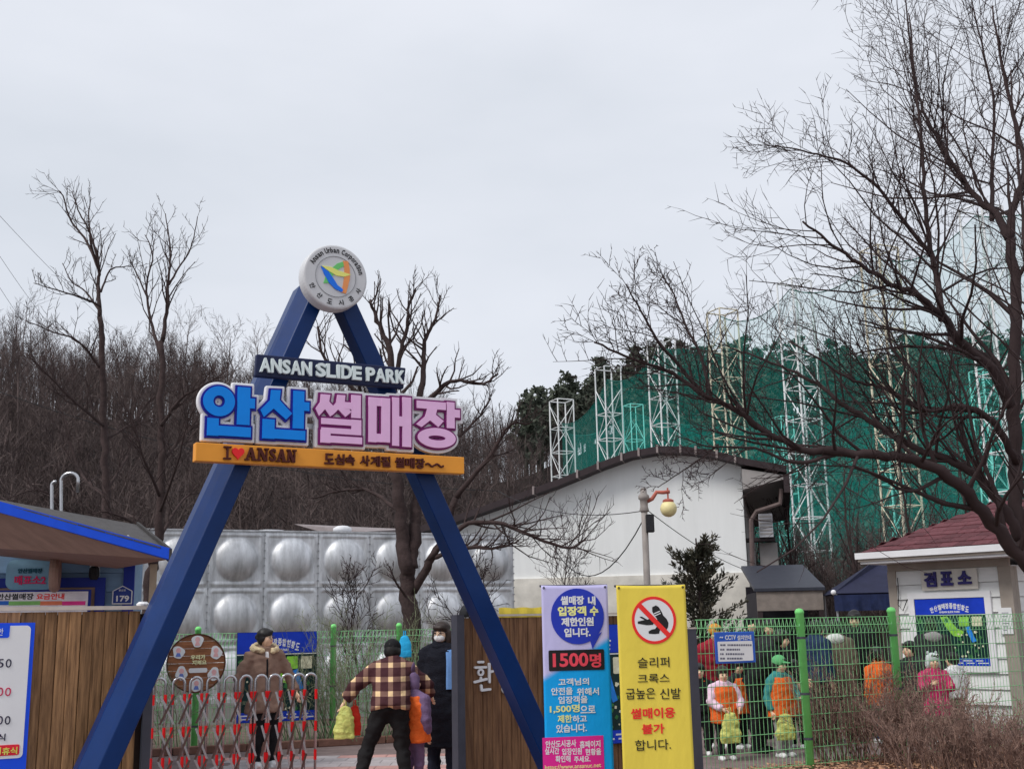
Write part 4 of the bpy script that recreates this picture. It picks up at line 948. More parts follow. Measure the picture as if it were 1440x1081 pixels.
a4 = LS.box(9, 787, 78, 829); MB().rrect(a4[0], a4[1], a4[2], a4[3], .08, -.03, .02).build('board', mat('sign pale blue', C(112, 150, 172), .6, var=.1), bs)
lt = MB(); ptext(lt, LS, '매표소2', 21, 809, 65, 822, -.045, -.0305, .03); lt.build('lettering', mat('raspberry print', C(200, 40, 90), .5), bs)
lt = MB(); ptext(lt, LS, '안산썰매장', 26, 799, 60, 806, -.045, -.0305, .02); lt.build('lettering', mat('teal print', C(24, 76, 92), .5), bs)
q = LS.at(79, 808); dr_ = MB().lathe([(.17, 0), (.19, .03), (.19, .06), (.17, .09), (.02, .095)], 24)
dr_.v = [(-zz_+.0, y_, x_) for x_, y_, zz_ in dr_.v]
wt = thing('timber_roundel', 'thick round timber slice sticking out beside the left booth sign', 'roundel', LS.world(q[0], q[1]), LS.psi); dr_.build('slice', m_soff, wt, loc=(.06, -.25, 0))
MB().b6(-.01, .01, -.08, .05, -.02, .02).build('arm', m_dkpost, wt)
q = LS.at(133, 803); wl_ = thing('wall_lantern', 'small dark wall lantern under the eave of the left booth', 'lantern', LS.world(q[0], q[1]), LS.psi)
MB().lathe([(.03, .05), (.05, .03), (.055, -.05), (.035, -.09)], 12).build('body', m_ink, wl_, loc=(0, -.06, 0)); MB().b6(-.05, .05, -.01, .05, -.06, .08).build('back_plate', m_white, wl_)
AD = LB.back(-.07); a4 = AD.box(158, 823, 186, 849); ap_ = thing('address_plate', 'navy house number plate reading 179 on the left booth corner', 'number plate', AD.o, AD.psi)
def pent(g_): cx_ = (a4[0]+a4[1])/2; return [(a4[0]+g_, a4[2]+g_), (a4[1]-g_, a4[2]+g_), (a4[1]-g_, a4[3]-.055-g_*.5), (cx_, a4[3]-g_), (a4[0]+g_, a4[3]-.055-g_*.5)]
pl0 = MB().prism(pent(0), 0, .03).build('rim', m_wht, ap_); MB().prism(pent(.01), -.003, -.0005).build('plate', mat('plate navy', C(36, 52, 112), .5), ap_)
lt = MB(); ptext(lt, AD, '179', 163.5, 837, 181.5, 845.5, -.006, -.0034, .03); ptext(lt, AD, '동산로', 167, 828, 177, 831, -.006, -.0034, .01); lt.build('lettering', m_wht, ap_)
# pipes and a camera on the left booth roof
def on_roof(px, py, D): return P(px, py, D)
for i, (x, hx2) in enumerate(((73, 84), (86, 110))):
    pts = [P(x, 728, 12.6), P(x, 682 if i == 0 else 676, 12.6)]; w0 = (P(hx2, 700, 12.6)-P(x, 700, 12.6)).x/2; cz = pts[1]
    arc = [cz+Vector((w0-w0*math.cos(t), 0, w0*.9*math.sin(t))) for t in [math.pi*k/10 for k in range(1, 11 if i else 6)]]
    tl = arc[-1]+Vector((0, 0, -.13 if i else 0)); b_ = pts[0]-Vector((0, 0, .15))
    mb = MB(); mb.tube([q-b_ for q in [b_, pts[0], pts[1]]+arc+([tl] if i else [])], .02, 8)
    tag(mb.build('vent_pipe', m_chrome, None, True, b_), ['shorter hooked steel vent pipe on the left booth roof', 'taller hooked steel vent pipe on the left booth roof'][i], 'pipe')
q = P(179, 762, 11.6); fl = thing('floodlight', 'small white floodlight standing on the left booth fascia', 'floodlight', q-Vector((0, 0, .06)))
MB().tube([(0, 0, -.02), (0, 0, .08)], .008, 8).build('stem', m_white, fl); MB().ell((0, 0, .1), (.03, .035, .03)).build('head', m_white, fl, True); MB().b6(-.05, .05, -.03, .03, -.04, -.015).build('base', m_white, fl)

# ------------------------------------------------------------------ lamp post
D = 17.5; top = P(905, 694, D); bs_ = Vector((P(911, 860, D).x, D, 0))
lp = thing('street_lamp', 'street lamp with curved orange arm and hanging cream globe before the white hall', 'street lamp', bs_)
m_lpost = mat('taupe lamp post', C(128, 122, 118), .6, var=.15)
m_lor = mat('faded orange casting', C(150, 84, 72), .6, var=.2)
tp = top-bs_; tp.y = 0
MB().tube([(0, 0, 0), (tp.x*.5, 0, tp.z*.5), (tp.x, 0, tp.z)], [.07, .052, .048], 14).build('pole', m_lpost, lp, True)
MB().lathe([(.06, -.28), (.075, -.26), (.06, -.2), (.06, -.1), (.085, -.08), (.085, -.03), (.05, 0), (.05, .06), (.03, .09)], 14, tuple(tp)).build('collar', m_lpost, lp, True)
gpt = P(939, 692, D)-bs_
arm = [tp+Vector((.04, 0, -.12)), tp+Vector((.13, 0, -.08)), tp+Vector((.2, 0, .02)), tp+Vector((.3, 0, gpt.z-tp.z-.0)), Vector((gpt.x+.03, 0, gpt.z+.01))]
MB().tube(arm, [.035, .032, .03, .03, .028], 10).build('arm', m_lor, lp, True)
gc = P(939.5, 715, D)-bs_
MB().tube([(gpt.x, 0, gpt.z+.07), (gpt.x, 0, gc.z+.1)], .013, 8).build('hanger', m_lor, lp)
MB().lathe([(.05, .1), (.085, .1), (.085, .13), (.05, .15)], 14, (gpt.x, 0, gc.z)).build('globe_cap', m_lor, lp)
MB().ell((gpt.x, 0, gc.z), (.128, .128, .128), 24, 16).build('globe', mat('cream frosted globe', C(206, 186, 138), .35, var=.12, scale=9), lp, True)
a4 = P(907, 724, D)-bs_; sp_ = thing('loudspeaker', 'black box loudspeaker fixed to the lamp post', 'loudspeaker', bs_+Vector((0, 0, 0)))
bevel(MB().b6(a4.x, a4.x+.12, -.15, -.02, a4.z-.27, a4.z).build('cabinet', m_ink, sp_), .01); MB().b6(a4.x+.012, a4.x+.108, -.155, -.1505, a4.z-.255, a4.z-.015).build('grille', mat('grille black', (.03, .03, .034), .8, var=.4, scale=60), sp_)
MB().b6(a4.x-.03, a4.x+.05, -.019, .04, a4.z-.16, a4.z-.1).build('bracket', m_dkpost, sp_)

# ------------------------------------------------------------------ driving-range towers and net
m_lat = mat('white lattice steel', C(196, 200, 202), .6, var=.2, scale=.8); m_latb = mat('beige lattice steel', C(182, 174, 154), .6, var=.2, scale=.8)
m_latg = mat('pale green lattice steel', C(120, 200, 186), .6, var=.12, scale=.8)
def tower(x, y, H, w_, m, label, lean=0, ext=0):
    r = thing('lattice_tower', label, 'lattice tower', (x, y, -.1), rad(25), 'lattice towers of the driving range net')
    h = w_/2
    for sx in (-1, 1):
        for sy in (-1, 1): MB().tube([(sx*h, sy*h, 0), (sx*h, sy*h, H)], .055, 6).build('leg', m, r)
    tr = MB(); hh = w_*1.35
    for k in range(4):
        a = [(-h, -h), (h, -h), (h, h), (-h, h)][k]; b = [(h, -h), (h, h), (-h, h), (-h, -h)][k]
        tr.tube([(*a, 0), (*b, 0)], .032, 4); tr.tube([(*a, 0), (*b, hh)] if k % 2 else [(*b, 0), (*a, hh)], .028, 4)
    me = tr.mesh('brace', m); n = int(H/hh)
    for k in range(n):
        o = ob('brace', me, r, (0, 0, k*hh)); o.rotation_euler.z = math.pi/2*(k % 2)
    tt = MB()
    for k in range(4):
        a = [(-h, -h), (h, -h), (h, h), (-h, h)][k]; b = [(h, -h), (h, h), (-h, h), (-h, -h)][k]; tt.tube([(*a, H), (*b, H)], .04, 4)
    tt.build('top_frame', m, r)
    return r
near = [(3.48, 79.2)] + [(6.4+2.92*i, 74-5.2*i) for i in range(6)]
HN = [17.2, 18.3, 18.9, 19.2, 19.3, 19.3, 19.4]
ords = ['leftmost and shortest', 'second from the left', 'third from the left', 'fourth from the left', 'fifth from the left', 'sixth from the left', 'rightmost']
for i, (x, y) in enumerate(near):
    tower(x, y, HN[i], 1.25, m_latb if i in (3, 5) else m_lat, '%s of the %s lattice towers in the front row' % (ords[i], 'beige and white' if 1 else ''))
far = [(890, 570, 100, 'left end'), (1100, 587, 98, 'beside the white hall roof'), (1243, 560, 92, 'between the front towers'), (1381, 522, 82, 'right end')]
fw = []
for px, py, D, s in far:
    q = P(px, py, D); fw.append(q); tower(q.x, q.y, q.z+.1, 1.3, m_latg, 'pale green lattice tower seen through the net, %s' % s)
def net_mat():
    m = bpy.data.materials.new('green netting'); m.use_nodes = True; n = m.node_tree; b = n.nodes['Principled BSDF']
    b.inputs['Roughness'].default_value = .9; b.inputs['Specular IOR Level'].default_value = 0
    nn = n.nodes.new('ShaderNodeTexNoise'); nn.inputs['Scale'].default_value = .35; nn.inputs['Detail'].default_value = 4
    tcn = n.nodes.new('ShaderNodeTexCoord'); n.links.new(tcn.outputs['Object'], nn.inputs['Vector'])
    r = n.nodes.new('ShaderNodeValToRGB'); r.color_ramp.elements[0].color = (.02, .36, .3, 1); r.color_ramp.elements[1].color = (.035, .5, .41, 1)
    n.links.new(nn.outputs['Fac'], r.inputs[0]); n.links.new(r.outputs[0], b.inputs['Base Color'])
    b.inputs['Alpha'].default_value = .165; return m
m_net = net_mat()
def net(name, label, pts, hs, zb, sag=.6):
    mb = MB(); cols = []; K = 8
    for i in range(len(pts)-1):
        for k in range(K + (i == len(pts)-2)):
            t = k/K; x = pts[i][0]+(pts[i+1][0]-pts[i][0])*t; y = pts[i][1]+(pts[i+1][1]-pts[i][1])*t
            h = hs[i]+(hs[i+1]-hs[i])*t - sag*4*t*(1-t); cols.append((x, y, h))
    M = 8
    for x, y, h in cols:
        for j in range(M+1): mb.v.append((x, y+.15*math.sin(x*1.3+j), zb+(h-zb)*j/M))
    mb.f = [(i*(M+1)+j, (i+1)*(M+1)+j, (i+1)*(M+1)+j+1, i*(M+1)+j+1) for i in range(len(cols)-1) for j in range(M)]
    o = mb.build(name, m_net, None, True); tag(o, label, 'net')
    for j in (0, 3, M):
        q = MB(); q.tube([mb.v[i*(M+1)+j] for i in range(len(cols))], .03, 4, False); q.build('seam_rope', mat('net rope', C(40, 92, 84), .8), o)
    return o
near2 = near + [(24.5, 41.5)]
net('golf_net', 'dark green driving range net hung along the front row of towers', [(x, y+.8) for x, y in near2], [15.6, 17.6, 18.6, 19, 19.1, 19.1, 19.2, 19.3], 3.0, .9)
net('golf_net', 'green driving range net at the far side behind the front net', [(4.2, 84)]+[(q.x-.3, q.y+.9) for q in fw]+[(40, 76)], [15.5]+[q.z-.4 for q in fw]+[19], 3.0, .8)
# cables
def cable(a, b, sag, label, r=.008, n=14):
    a = Vector(a); b = Vector(b); pts = [a.lerp(b, k/n)-Vector((0, 0, sag*4*(k/n)*(1-k/n))) for k in range(n+1)]
    mb = MB(); mb.tube([p-a for p in pts], r, 5); tag(mb.build('overhead_cable', m_ink, None, True, a), label, 'cable')
cable(P(-30, 540, 24), P(700, 690, 26), .5, 'thin overhead cable crossing the left wooded hill behind the gate', .008)
cable(P(700, 690, 26), P(905, 718, 17.5), .25, 'thin overhead cable reaching the lamp post from the left', .007)
cable(P(770, 752, 26), P(906, 728, 17.5), .9, 'drooping cable hanging below the lamp post arm', .01)
cable(P(909, 716, 17.5), P(1046, 800, 26.6), .1, 'thin cable running from the lamp post down to the right', .007)
for k, (a, b) in enumerate((((-20, 282), (170, 470)), ((-20, 330), (90, 480)), ((-20, 372), (60, 485)))): cable(P(*a, 60), P(*b, 90), .3, ['highest', 'middle', 'lowest'][k]+' of the three faint wires crossing the sky at far left', .012)
# ------------------------------------------------------------------ trees
UP = Vector((0, 0, 1))
def rvec(r): 
    while 1:
        v = Vector((r.uniform(-1, 1), r.uniform(-1, 1), r.uniform(-1, 1)))
        if .05 < v.length < 1: return v.normalized()
def grow(mb, p, d, L, r, lvl, rg, o):
    ns = o['seg'][lvl]; pts = [p.copy()]; q = p.copy(); d = d.normalized()
    for i in range(ns):
        d = (d + rvec(rg)*o['wob'][lvl] + UP*o['up'][lvl]).normalized(); q = q + d*(L/ns); pts.append(q.copy())
    rs = [r*(1-(1-o['tap'])*i/ns) for i in range(ns+1)]
    if o['sides'][lvl] == 1:            # hair-thin far twig: one narrow strip
        s = d.cross(rvec(rg)); s.normalize(); n0 = len(mb.v)
        for p_, r_ in zip(pts, rs): mb.v += [tuple(p_-s*r_), tuple(p_+s*r_)]
        mb.f += [(n0+2*i, n0+2*i+1, n0+2*i+3, n0+2*i+2) for i in range(ns)]
    else: mb.tube(pts, rs, o['sides'][lvl], False)
    spawn(mb, pts, rs, L, lvl, rg, o)
def spawn(mb, pts, rs, L, lvl, rg, o, t0=None, k=None, flat=None):
    if lvl >= o['max']: return
    n = k if k is not None else o['n'][lvl]; n = int(n+rg.random())
    m = len(pts)-1; t0 = o['t0'] if t0 is None else t0
    for j in range(n):
        t = t0+(1-t0)*(j+rg.uniform(.1, .95))/n; t = min(t, .995); f = t*m; i = min(m-1, int(f)); p = pts[i].lerp(pts[i+1], f-i); dd = (pts[i+1]-pts[i]).normalized()
        rr = rs[i]+(rs[i+1]-rs[i])*(f-i)
        ax = dd.cross(rvec(rg))
        if ax.length < .05: continue
        nd = Matrix.Rotation(rg.uniform(*o['ang'][lvl]), 3, ax.normalized()) @ dd
        nd = (nd + UP*o['kick']).normalized()
        if flat: nd.y *= flat; nd.normalize()
        grow(mb, p, nd, L*o['len'][lvl]*rg.uniform(.6, 1.15)*(1.1-.45*t), max(o['rmin'], rr*o['rk']), lvl+1, rg, o)
def crs(pts, k=5):                       # smooth curve through the points
    pts = [Vector(p) for p in pts]; P_ = [2*pts[0]-pts[1]]+pts+[2*pts[-1]-pts[-2]]; res = []
    for i in range(1, len(P_)-2):
        for j in range(k):
            t = j/k; a, b, c, d = P_[i-1:i+3]
            res.append(.5*((2*b)+(c-a)*t+(2*a-5*b+4*c-d)*t*t+(3*b-a-3*c+d)*t**3))
    res.append(pts[-1]); return res
def limb(mb, pts, r0, r1, rg, o, lvl=0, n=None, t0=.15, sides=8, k=5):
    q = crs(pts, k); q = [p + rvec(rg)*r0*.25 for p in q]; rs = [r0+(r1-r0)*(i/(len(q)-1))**.8 for i in range(len(q))]
    mb.tube(q, rs, sides, True)
    L = sum((q[i+1]-q[i]).length for i in range(len(q)-1)); spawn(mb, q, rs, L, lvl, rg, o, t0, n)
    return q, rs
m_bark = mat('dark bark', C(54, 44, 43), .9, var=.3, scale=10, bump=.6, bscale=30)
m_twig = mat('dark twigs', C(52, 42, 42), .9, var=.2, scale=3)
m_barkg = mat('grey brown bark', C(66, 57, 55), .9, var=.3, scale=12, bump=.6, bscale=30)
def tree_thing(name, label, base, trunk, crown, cat='tree', mt=None, mc=None, group=None):
    t = thing(name, label, cat, base, 0, group); b = Vector(base)
    for mb, nm, m in ((trunk, 'trunk', mt or m_bark), (crown, 'crown', mc or m_twig)):
        mb.v = [(x-b.x, y-b.y, z-b.z) for x, y, z in mb.v]; mb.build(nm, m, t, True)
    return t
# the big bare tree at the right edge
OA = dict(seg=[6, 5, 4, 3, 2], wob=[.16, .2, .24, .26, .3], up=[.05, .06, .06, .05, .04], tap=.28, sides=[6, 5, 4, 3, 3], n=[9, 8, 6, 3, 0], len=[.42, .5, .52, .5, .5], ang=[(.5, 1.1), (.5, 1.1), (.5, 1.1), (.5, 1.1)], t0=.15, kick=.14, rk=.47, rmin=.0042, max=4)
rg = random.Random(21); tr = MB(); cr_ = MB()
base = Vector((P(1520, 1040, 13.2).x, 13.2, 0.04)); fork = P(1462, 822, 13.2)
limb(tr, [base, P(1505, 960, 13.2), P(1480, 880, 13.2), fork], .17, .135, rg, dict(OA, max=0), sides=12)
Y0 = 13.2
LIMBS = [ # (pixel path with depth, r0, r1, number of side branches)
 ([(1462, 822, 13.2), (1440, 790, 13.1), (1395, 735, 12.9), (1335, 670, 12.6), (1272, 645, 12.4), (1200, 637, 12.2), (1130, 632, 12.1), (1065, 600, 12.0), (1035, 565, 12.0)], .115, .03, 13),
 ([(1065, 600, 12.0), (1040, 580, 11.9), (990, 555, 11.8), (945, 525, 11.7), (890, 505, 11.6), (835, 480, 11.5)], .045, .012, 14),
 ([(990, 555, 11.8), (960, 520, 11.8), (925, 480, 11.7), (900, 435, 11.6), (880, 400, 11.5)], .03, .008, 9),
 ([(1000, 560, 12), (985, 500, 12.1), (965, 460, 12.2), (948, 415, 12.3), (930, 385, 12.3)], .026, .007, 9),
 ([(1462, 822, 13.2), (1436, 760, 13.5), (1429, 700, 13.6), (1427, 620, 13.7), (1424, 560, 13.7), (1428, 470, 13.7), (1427, 400, 13.8), (1420, 335, 13.8)], .115, .075, 3),
 ([(1425, 575, 13.7), (1395, 520, 13.5), (1350, 480, 13.3), (1325, 445, 13.2), (1290, 415, 13), (1255, 400, 12.9), (1215, 375, 12.8), (1170, 345, 12.7), (1130, 310, 12.6)], .085, .015, 17),
 ([(1325, 450, 13.2), (1320, 400, 13.4), (1308, 350, 13.5), (1300, 280, 13.6), (1296, 200, 13.7), (1288, 120, 13.8), (1278, 20, 13.9)], .055, .01, 17),
 ([(1310, 360, 13.5), (1270, 310, 13.3), (1235, 265, 13.1), (1190, 230, 13), (1140, 215, 12.9), (1090, 205, 12.8)], .035, .008, 14),
 ([(1420, 335, 13.8), (1400, 300, 14), (1375, 280, 14.1), (1340, 230, 14.2), (1310, 180, 14.3), (1285, 110, 14.4), (1270, -20, 14.4)], .07, .01, 18),
 ([(1420, 335, 13.8), (1425, 290, 13.9), (1440, 240, 14), (1425, 160, 14.1), (1410, 90, 14.2), (1395, 10, 14.3)], .07, .012, 16),
 ([(1395, 310, 14), (1395, 240, 14.6), (1398, 150, 14.9), (1380, 60, 15), (1360, -30, 15.1)], .04, .008, 15),
 ([(1424, 560, 13.7), (1405, 520, 13.9), (1385, 500, 14.1), (1350, 485, 14.4), (1330, 470, 14.8)], .07, .03, 6),
 ([(1436, 760, 13.5), (1415, 720, 13.4), (1385, 680, 13.4), (1340, 650, 13.4), (1290, 630, 13.5), (1230, 595, 13.6), (1180, 565, 13.7), (1140, 535, 13.8), (1085, 510, 13.9), (1030, 490, 14)], .085, .012, 16),
 ([(1429, 650, 13.6), (1405, 605, 13.4), (1380, 580, 13.3), (1340, 572, 13.2), (1305, 578, 13.1), (1270, 560, 13), (1240, 545, 13), (1200, 535, 12.9), (1150, 505, 12.8), (1110, 480, 12.8)], .06, .01, 15),
 ([(1300, 578, 13.1), (1290, 530, 13.3), (1255, 490, 13.5), (1245, 430, 13.6), (1235, 390, 13.7), (1230, 330, 13.8)], .03, .008, 10),
 ([(1180, 637, 12.2), (1120, 650, 12.0), (1060, 630, 11.9), (1000, 628, 11.8), (950, 612, 11.7)], .03, .007, 9),
 ([(1330, 668, 12.6), (1280, 690, 12.5), (1230, 668, 12.4), (1190, 655, 12.3), (1130, 655, 12.3)], .03, .008, 8),
 ([(1010, 625, 11.9), (985, 645, 11.8), (955, 665, 11.7), (925, 685, 11.6)], .014, .005, 6),
 ([(1490, 700, 13.2), (1470, 560, 13), (1450, 430, 12.8), (1440, 330, 12.8), (1430, 210, 12.7), (1420, 100, 12.6)], .05, .01, 12),
]
for pts, r0, r1, n in LIMBS:
    limb(cr_, [P(*p) for p in pts], r0*.85, r1*.85, rg, OA, 1, n*1.6, .12)
tree_thing('bare_tree', 'large bare dark-branched tree leaning over the booth at the right edge', base, tr, cr_)
# knobbly pollarded trees
OP = dict(seg=[6, 4, 3, 2], wob=[.2, .3, .34, .3], up=[.12, .2, .22, .2], tap=.4, sides=[7, 5, 4, 3], n=[7, 6, 5, 0], len=[.34, .36, .42, .4], ang=[(.5, 1.1), (.5, 1.15), (.5, 1.2)], t0=.25, kick=.2, rk=.5, rmin=.005, max=3)
rg = random.Random(4); tr = MB(); cr_ = MB(); D = 17.2
b = GR(577, 1020); base = Vector((P(575, 880, D).x, D, .05))
limb(tr, [base, P(576, 880, D), P(574, 830, D), P(570, 780, D), P(563, 720, D), P(556, 660, D)], .155, .085, rg, dict(OP, max=0), sides=12)
limb(tr, [P(577, 800, D), P(583, 760, D+.1), P(586, 710, D+.2), P(590, 640, D+.3), P(588, 570, D+.3)], .11, .07, rg, dict(OP, max=0), sides=10)
limb(tr, [P(580, 830, D), P(604, 790, D-.2), P(620, 760, D-.3), P(640, 700, D-.4)], .07, .05, rg, dict(OP, max=0), sides=9)
for pts, r0, r1, n in [
 ([(556, 660, D), (553, 600, D), (550, 545, D), (546, 490, D), (530, 450, D), (520, 420, D)], .1, .02, 7),
 ([(556, 660, D), (540, 610, D-.6), (510, 560, D-.9), (480, 530, D-1), (455, 500, D-1.1), (447, 460, D-1.1)], .06, .015, 7),
 ([(552, 560, D), (562, 500, D+.3), (572, 460, D+.4), (575, 430, D+.4), (585, 405, D+.4)], .05, .014, 7),
 ([(588, 570, D+.3), (596, 520, D+.5), (598, 480, D+.6), (612, 450, D+.6), (620, 415, D+.7)], .06, .014, 8),
 ([(588, 580, D+.3), (615, 550, D), (640, 535, D-.2), (680, 540, D-.3), (700, 525, D-.3)], .05, .014, 8),
 ([(640, 700, D-.4), (690, 640, D-.5), (715, 600, D-.6), (745, 595, D-.6)], .045, .012, 9),
 ([(600, 790, D-.2), (650, 740, D-.6), (700, 735, D-.8), (740, 750, D-.9), (800, 770, D-1), (825, 755, D-1)], .045, .014, 12),
 ([(606, 785, D-.2), (655, 770, D-.7), (700, 770, D-.8), (730, 760, D-.8)], .04, .012, 10),
 ([(590, 640, D+.3), (630, 625, D+.8), (670, 590, D+1), (690, 560, D+1)], .04, .012, 8),
 ([(563, 720, D), (520, 690, D+.5), (480, 690, D+.7), (440, 700, D+.9)], .04, .012, 8),
 ([(575, 845, D), (555, 815, D-.4), (548, 795, D-.5)], .02, .008, 3)]:
    limb(cr_, [P(*p) for p in pts], r0, r1, rg, OP, 1, n*2.3, .2)
tree_thing('pollarded_tree', 'knobbly bare tree with thick trunk between the gate legs, before the tank', base, tr, cr_, mt=m_bark, mc=m_bark)
for lab, seed, D, tp_, lbs in (
 ('bare tree with long upright whips behind the left booth roof', 9, 19.0, [(165, 900), (160, 840), (152, 760), (148, 680), (147, 600), (143, 500), (140, 447)], [
   ([(140, 447, 0), (138, 400, .1), (139, 375, .2), (128, 330, .2), (112, 300, .2), (102, 270, .2)], .05, .011, 5), ([(139, 380, 0), (122, 340, .3), (100, 310, .4), (88, 275, .4), (82, 268, .4)], .035, .01, 5),
   ([(139, 380, 0), (128, 340, -.2), (125, 300, -.2), (128, 278, -.2)], .03, .01, 4), ([(142, 410, 0), (155, 380, .3), (175, 375, .4), (185, 375, .4)], .025, .009, 4), ([(141, 430, 0), (118, 420, -.3), (80, 408, -.5), (47, 398, -.6)], .03, .01, 6), ([(142, 440, 0), (120, 410, .3), (100, 395, .4), (88, 370, .5)], .025, .009, 4),
   ([(143, 520, 0), (110, 480, -.3), (70, 465, -.5), (35, 450, -.6)], .03, .01, 7), ([(147, 600, 0), (100, 560, -.4), (70, 530, -.6), (40, 500, -.8)], .035, .01, 8), ([(150, 700, 0), (110, 660, .5), (95, 600, .6), (80, 560, .7)], .04, .011, 8),
   ([(152, 740, 0), (110, 730, -.6), (60, 690, -1), (10, 700, -1.2)], .035, .011, 9), ([(147, 620, 0), (190, 590, .4), (215, 560, .5), (260, 545, .5)], .03, .01, 8), ([(150, 690, 0), (180, 640, .4), (190, 600, .6), (215, 590, .6)], .035, .01, 8)]),
 ('bare tree with two tall leaders left of the gate', 10, 18.2, [(207, 900), (208, 840), (218, 780), (226, 720), (228, 650), (226, 560), (228, 480)], [
   ([(228, 480, 0), (235, 430, 0), (237, 390, 0), (240, 350, 0), (233, 300, 0)], .05, .011, 6), ([(238, 400, 0), (252, 375, .2), (268, 350, .3), (278, 305, .3)], .025, .01, 4), ([(226, 500, 0), (212, 450, .2), (206, 400, .3), (215, 360, .3), (204, 330, .3)], .04, .01, 6),
   ([(208, 420, 0), (190, 380, .2), (182, 365, .2)], .02, .009, 4), ([(226, 600, 0), (255, 560, -.3), (290, 540, -.4), (320, 520, -.5)], .04, .01, 9), ([(228, 650, 0), (270, 600, .4), (310, 590, .6), (345, 540, .7)], .04, .011, 9), ([(226, 700, 0), (200, 640, -.4), (190, 600, -.5), (170, 560, -.6)], .035, .01, 8),
   ([(222, 760, 0), (260, 700, .5), (300, 690, .8), (340, 660, .8)], .035, .011, 9), ([(215, 800, 0), (190, 740, -.4), (150, 720, -.6), (110, 728, -.7)], .035, .012, 8), ([(225, 720, 0), (250, 650, -.6), (262, 600, -.8), (280, 560, -.9)], .03, .01, 8)])):
    rg = random.Random(seed); tr = MB(); cr_ = MB(); pp = [P(x, y, D) for x, y in tp_]; base = Vector((pp[0].x, D, -.06))
    limb(tr, [base]+pp[1:], .105, .045, rg, dict(OP, max=0), sides=10)
    for pts, r0, r1, n in lbs: limb(cr_, [P(x, y, D+dd*1.6) for x, y, dd in pts], r0*.8, r1*.7, rg, OP, 1, n*2.4, .1)
    tree_thing('bare_tree', lab, base, tr, cr_, mt=m_bark, mc=m_bark)
# bare sapling trees between the net and the booth
OS = dict(seg=[7, 5, 3, 2], wob=[.12, .2, .24, .26], up=[.06, .08, .06, .05], tap=.3, sides=[6, 4, 3, 3], n=[15, 8, 4, 0], len=[.5, .5, .5, .5], ang=[(.4, .9), (.5, 1.0), (.5, 1.1)], t0=.2, kick=.12, rk=.5, rmin=.006, max=3)
for i, (px, D, H, lab) in enumerate(((1120, 30, 5.5, 'slim bare sapling just right of the white hall'), (1205, 27, 5.5, 'bare sapling behind the tent, left of the booth roof'), (1290, 29, 6.5, 'bare sapling rising behind the booth roof'), (1375, 26, 6.5, 'bare sapling behind the right end of the booth roof'), (800, 25.2, 3.2, 'thin bare sapling in front of the white hall wall'), (500, 17.6, 2.1, 'small bare sapling by the tank, left of the knobbly tree'), (660, 17.8, 2.2, 'small bare sapling by the tank, right of the knobbly tree'))):
    rg = random.Random(40+i); tr = MB(); cr_ = MB(); base = Vector((P(px, 880, D).x, D, 0)); r = H*.012
    q, rs = limb(tr, [base, base+Vector((.05, 0, H*.4)), base+Vector((-.06, 0, H*.75)), base+Vector((.05, 0, H))], r, .006, rg, dict(OS, max=0), sides=8)
    spawn(cr_, q, rs, H, 0, rg, OS); tree_thing('bare_sapling', lab, base, tr, cr_)
# conifer in front of the white hall
rg = random.Random(77); D = 19.5; base = Vector((P(985, 880, D).x, D, 0)); Ht = P(985, 748, D).z; tr = MB(); tr.tube([base, base+Vector((.04, 0, Ht*.5)), base+Vector((0, 0, Ht-.1))], [.07, .05, .012], 8)
V = []; Q = []
for k in range(80):
    h = Ht*(.2+.74*(k/80)**.9); R = 1.1*(1-((h/Ht-.3)/.8))**.7*rg.uniform(.5, 1.15) if h/Ht > .3 else .95*rg.uniform(.5, 1.05)
    a = rg.uniform(0, 6.28); d = Vector((math.cos(a), math.sin(a), rg.uniform(.35, 1.0))).normalized(); p0 = base+Vector((0, 0, h-.15)); tr.tube([p0, p0+d*R], [.012, .003], 4)
    for j in range(95):
        t = rg.uniform(.1, 1.05); p = p0+d*R*t+rvec(rg)*.05*(1.3-t*.6); e = (d+rvec(rg)*.9+UP*.35).normalized(); s = e.cross(rvec(rg)); s.normalize(); l = rg.uniform(.06, .13); w2 = rg.uniform(.009, .019)
        n0 = len(V); V += [p-s*w2*.4, p+e*l*.55-s*w2, p+e*l, p+e*l*.55+s*w2]; Q.append((n0, n0+1, n0+2, n0+3))
t = thing('conifer', 'small ragged dark green conifer in front of the white hall', 'tree', base)
tr.v = [(x-base.x, y-base.y, z-base.z) for x, y, z in tr.v]; tr.build('trunk', m_bark, t)
ob('crown', npmesh('crown', np.array([tuple(v-base) for v in V]), np.array(Q), mat('conifer needles', (.045, .058, .04), .85, var=.4, scale=5, col2=(.1, .085, .06))), t)

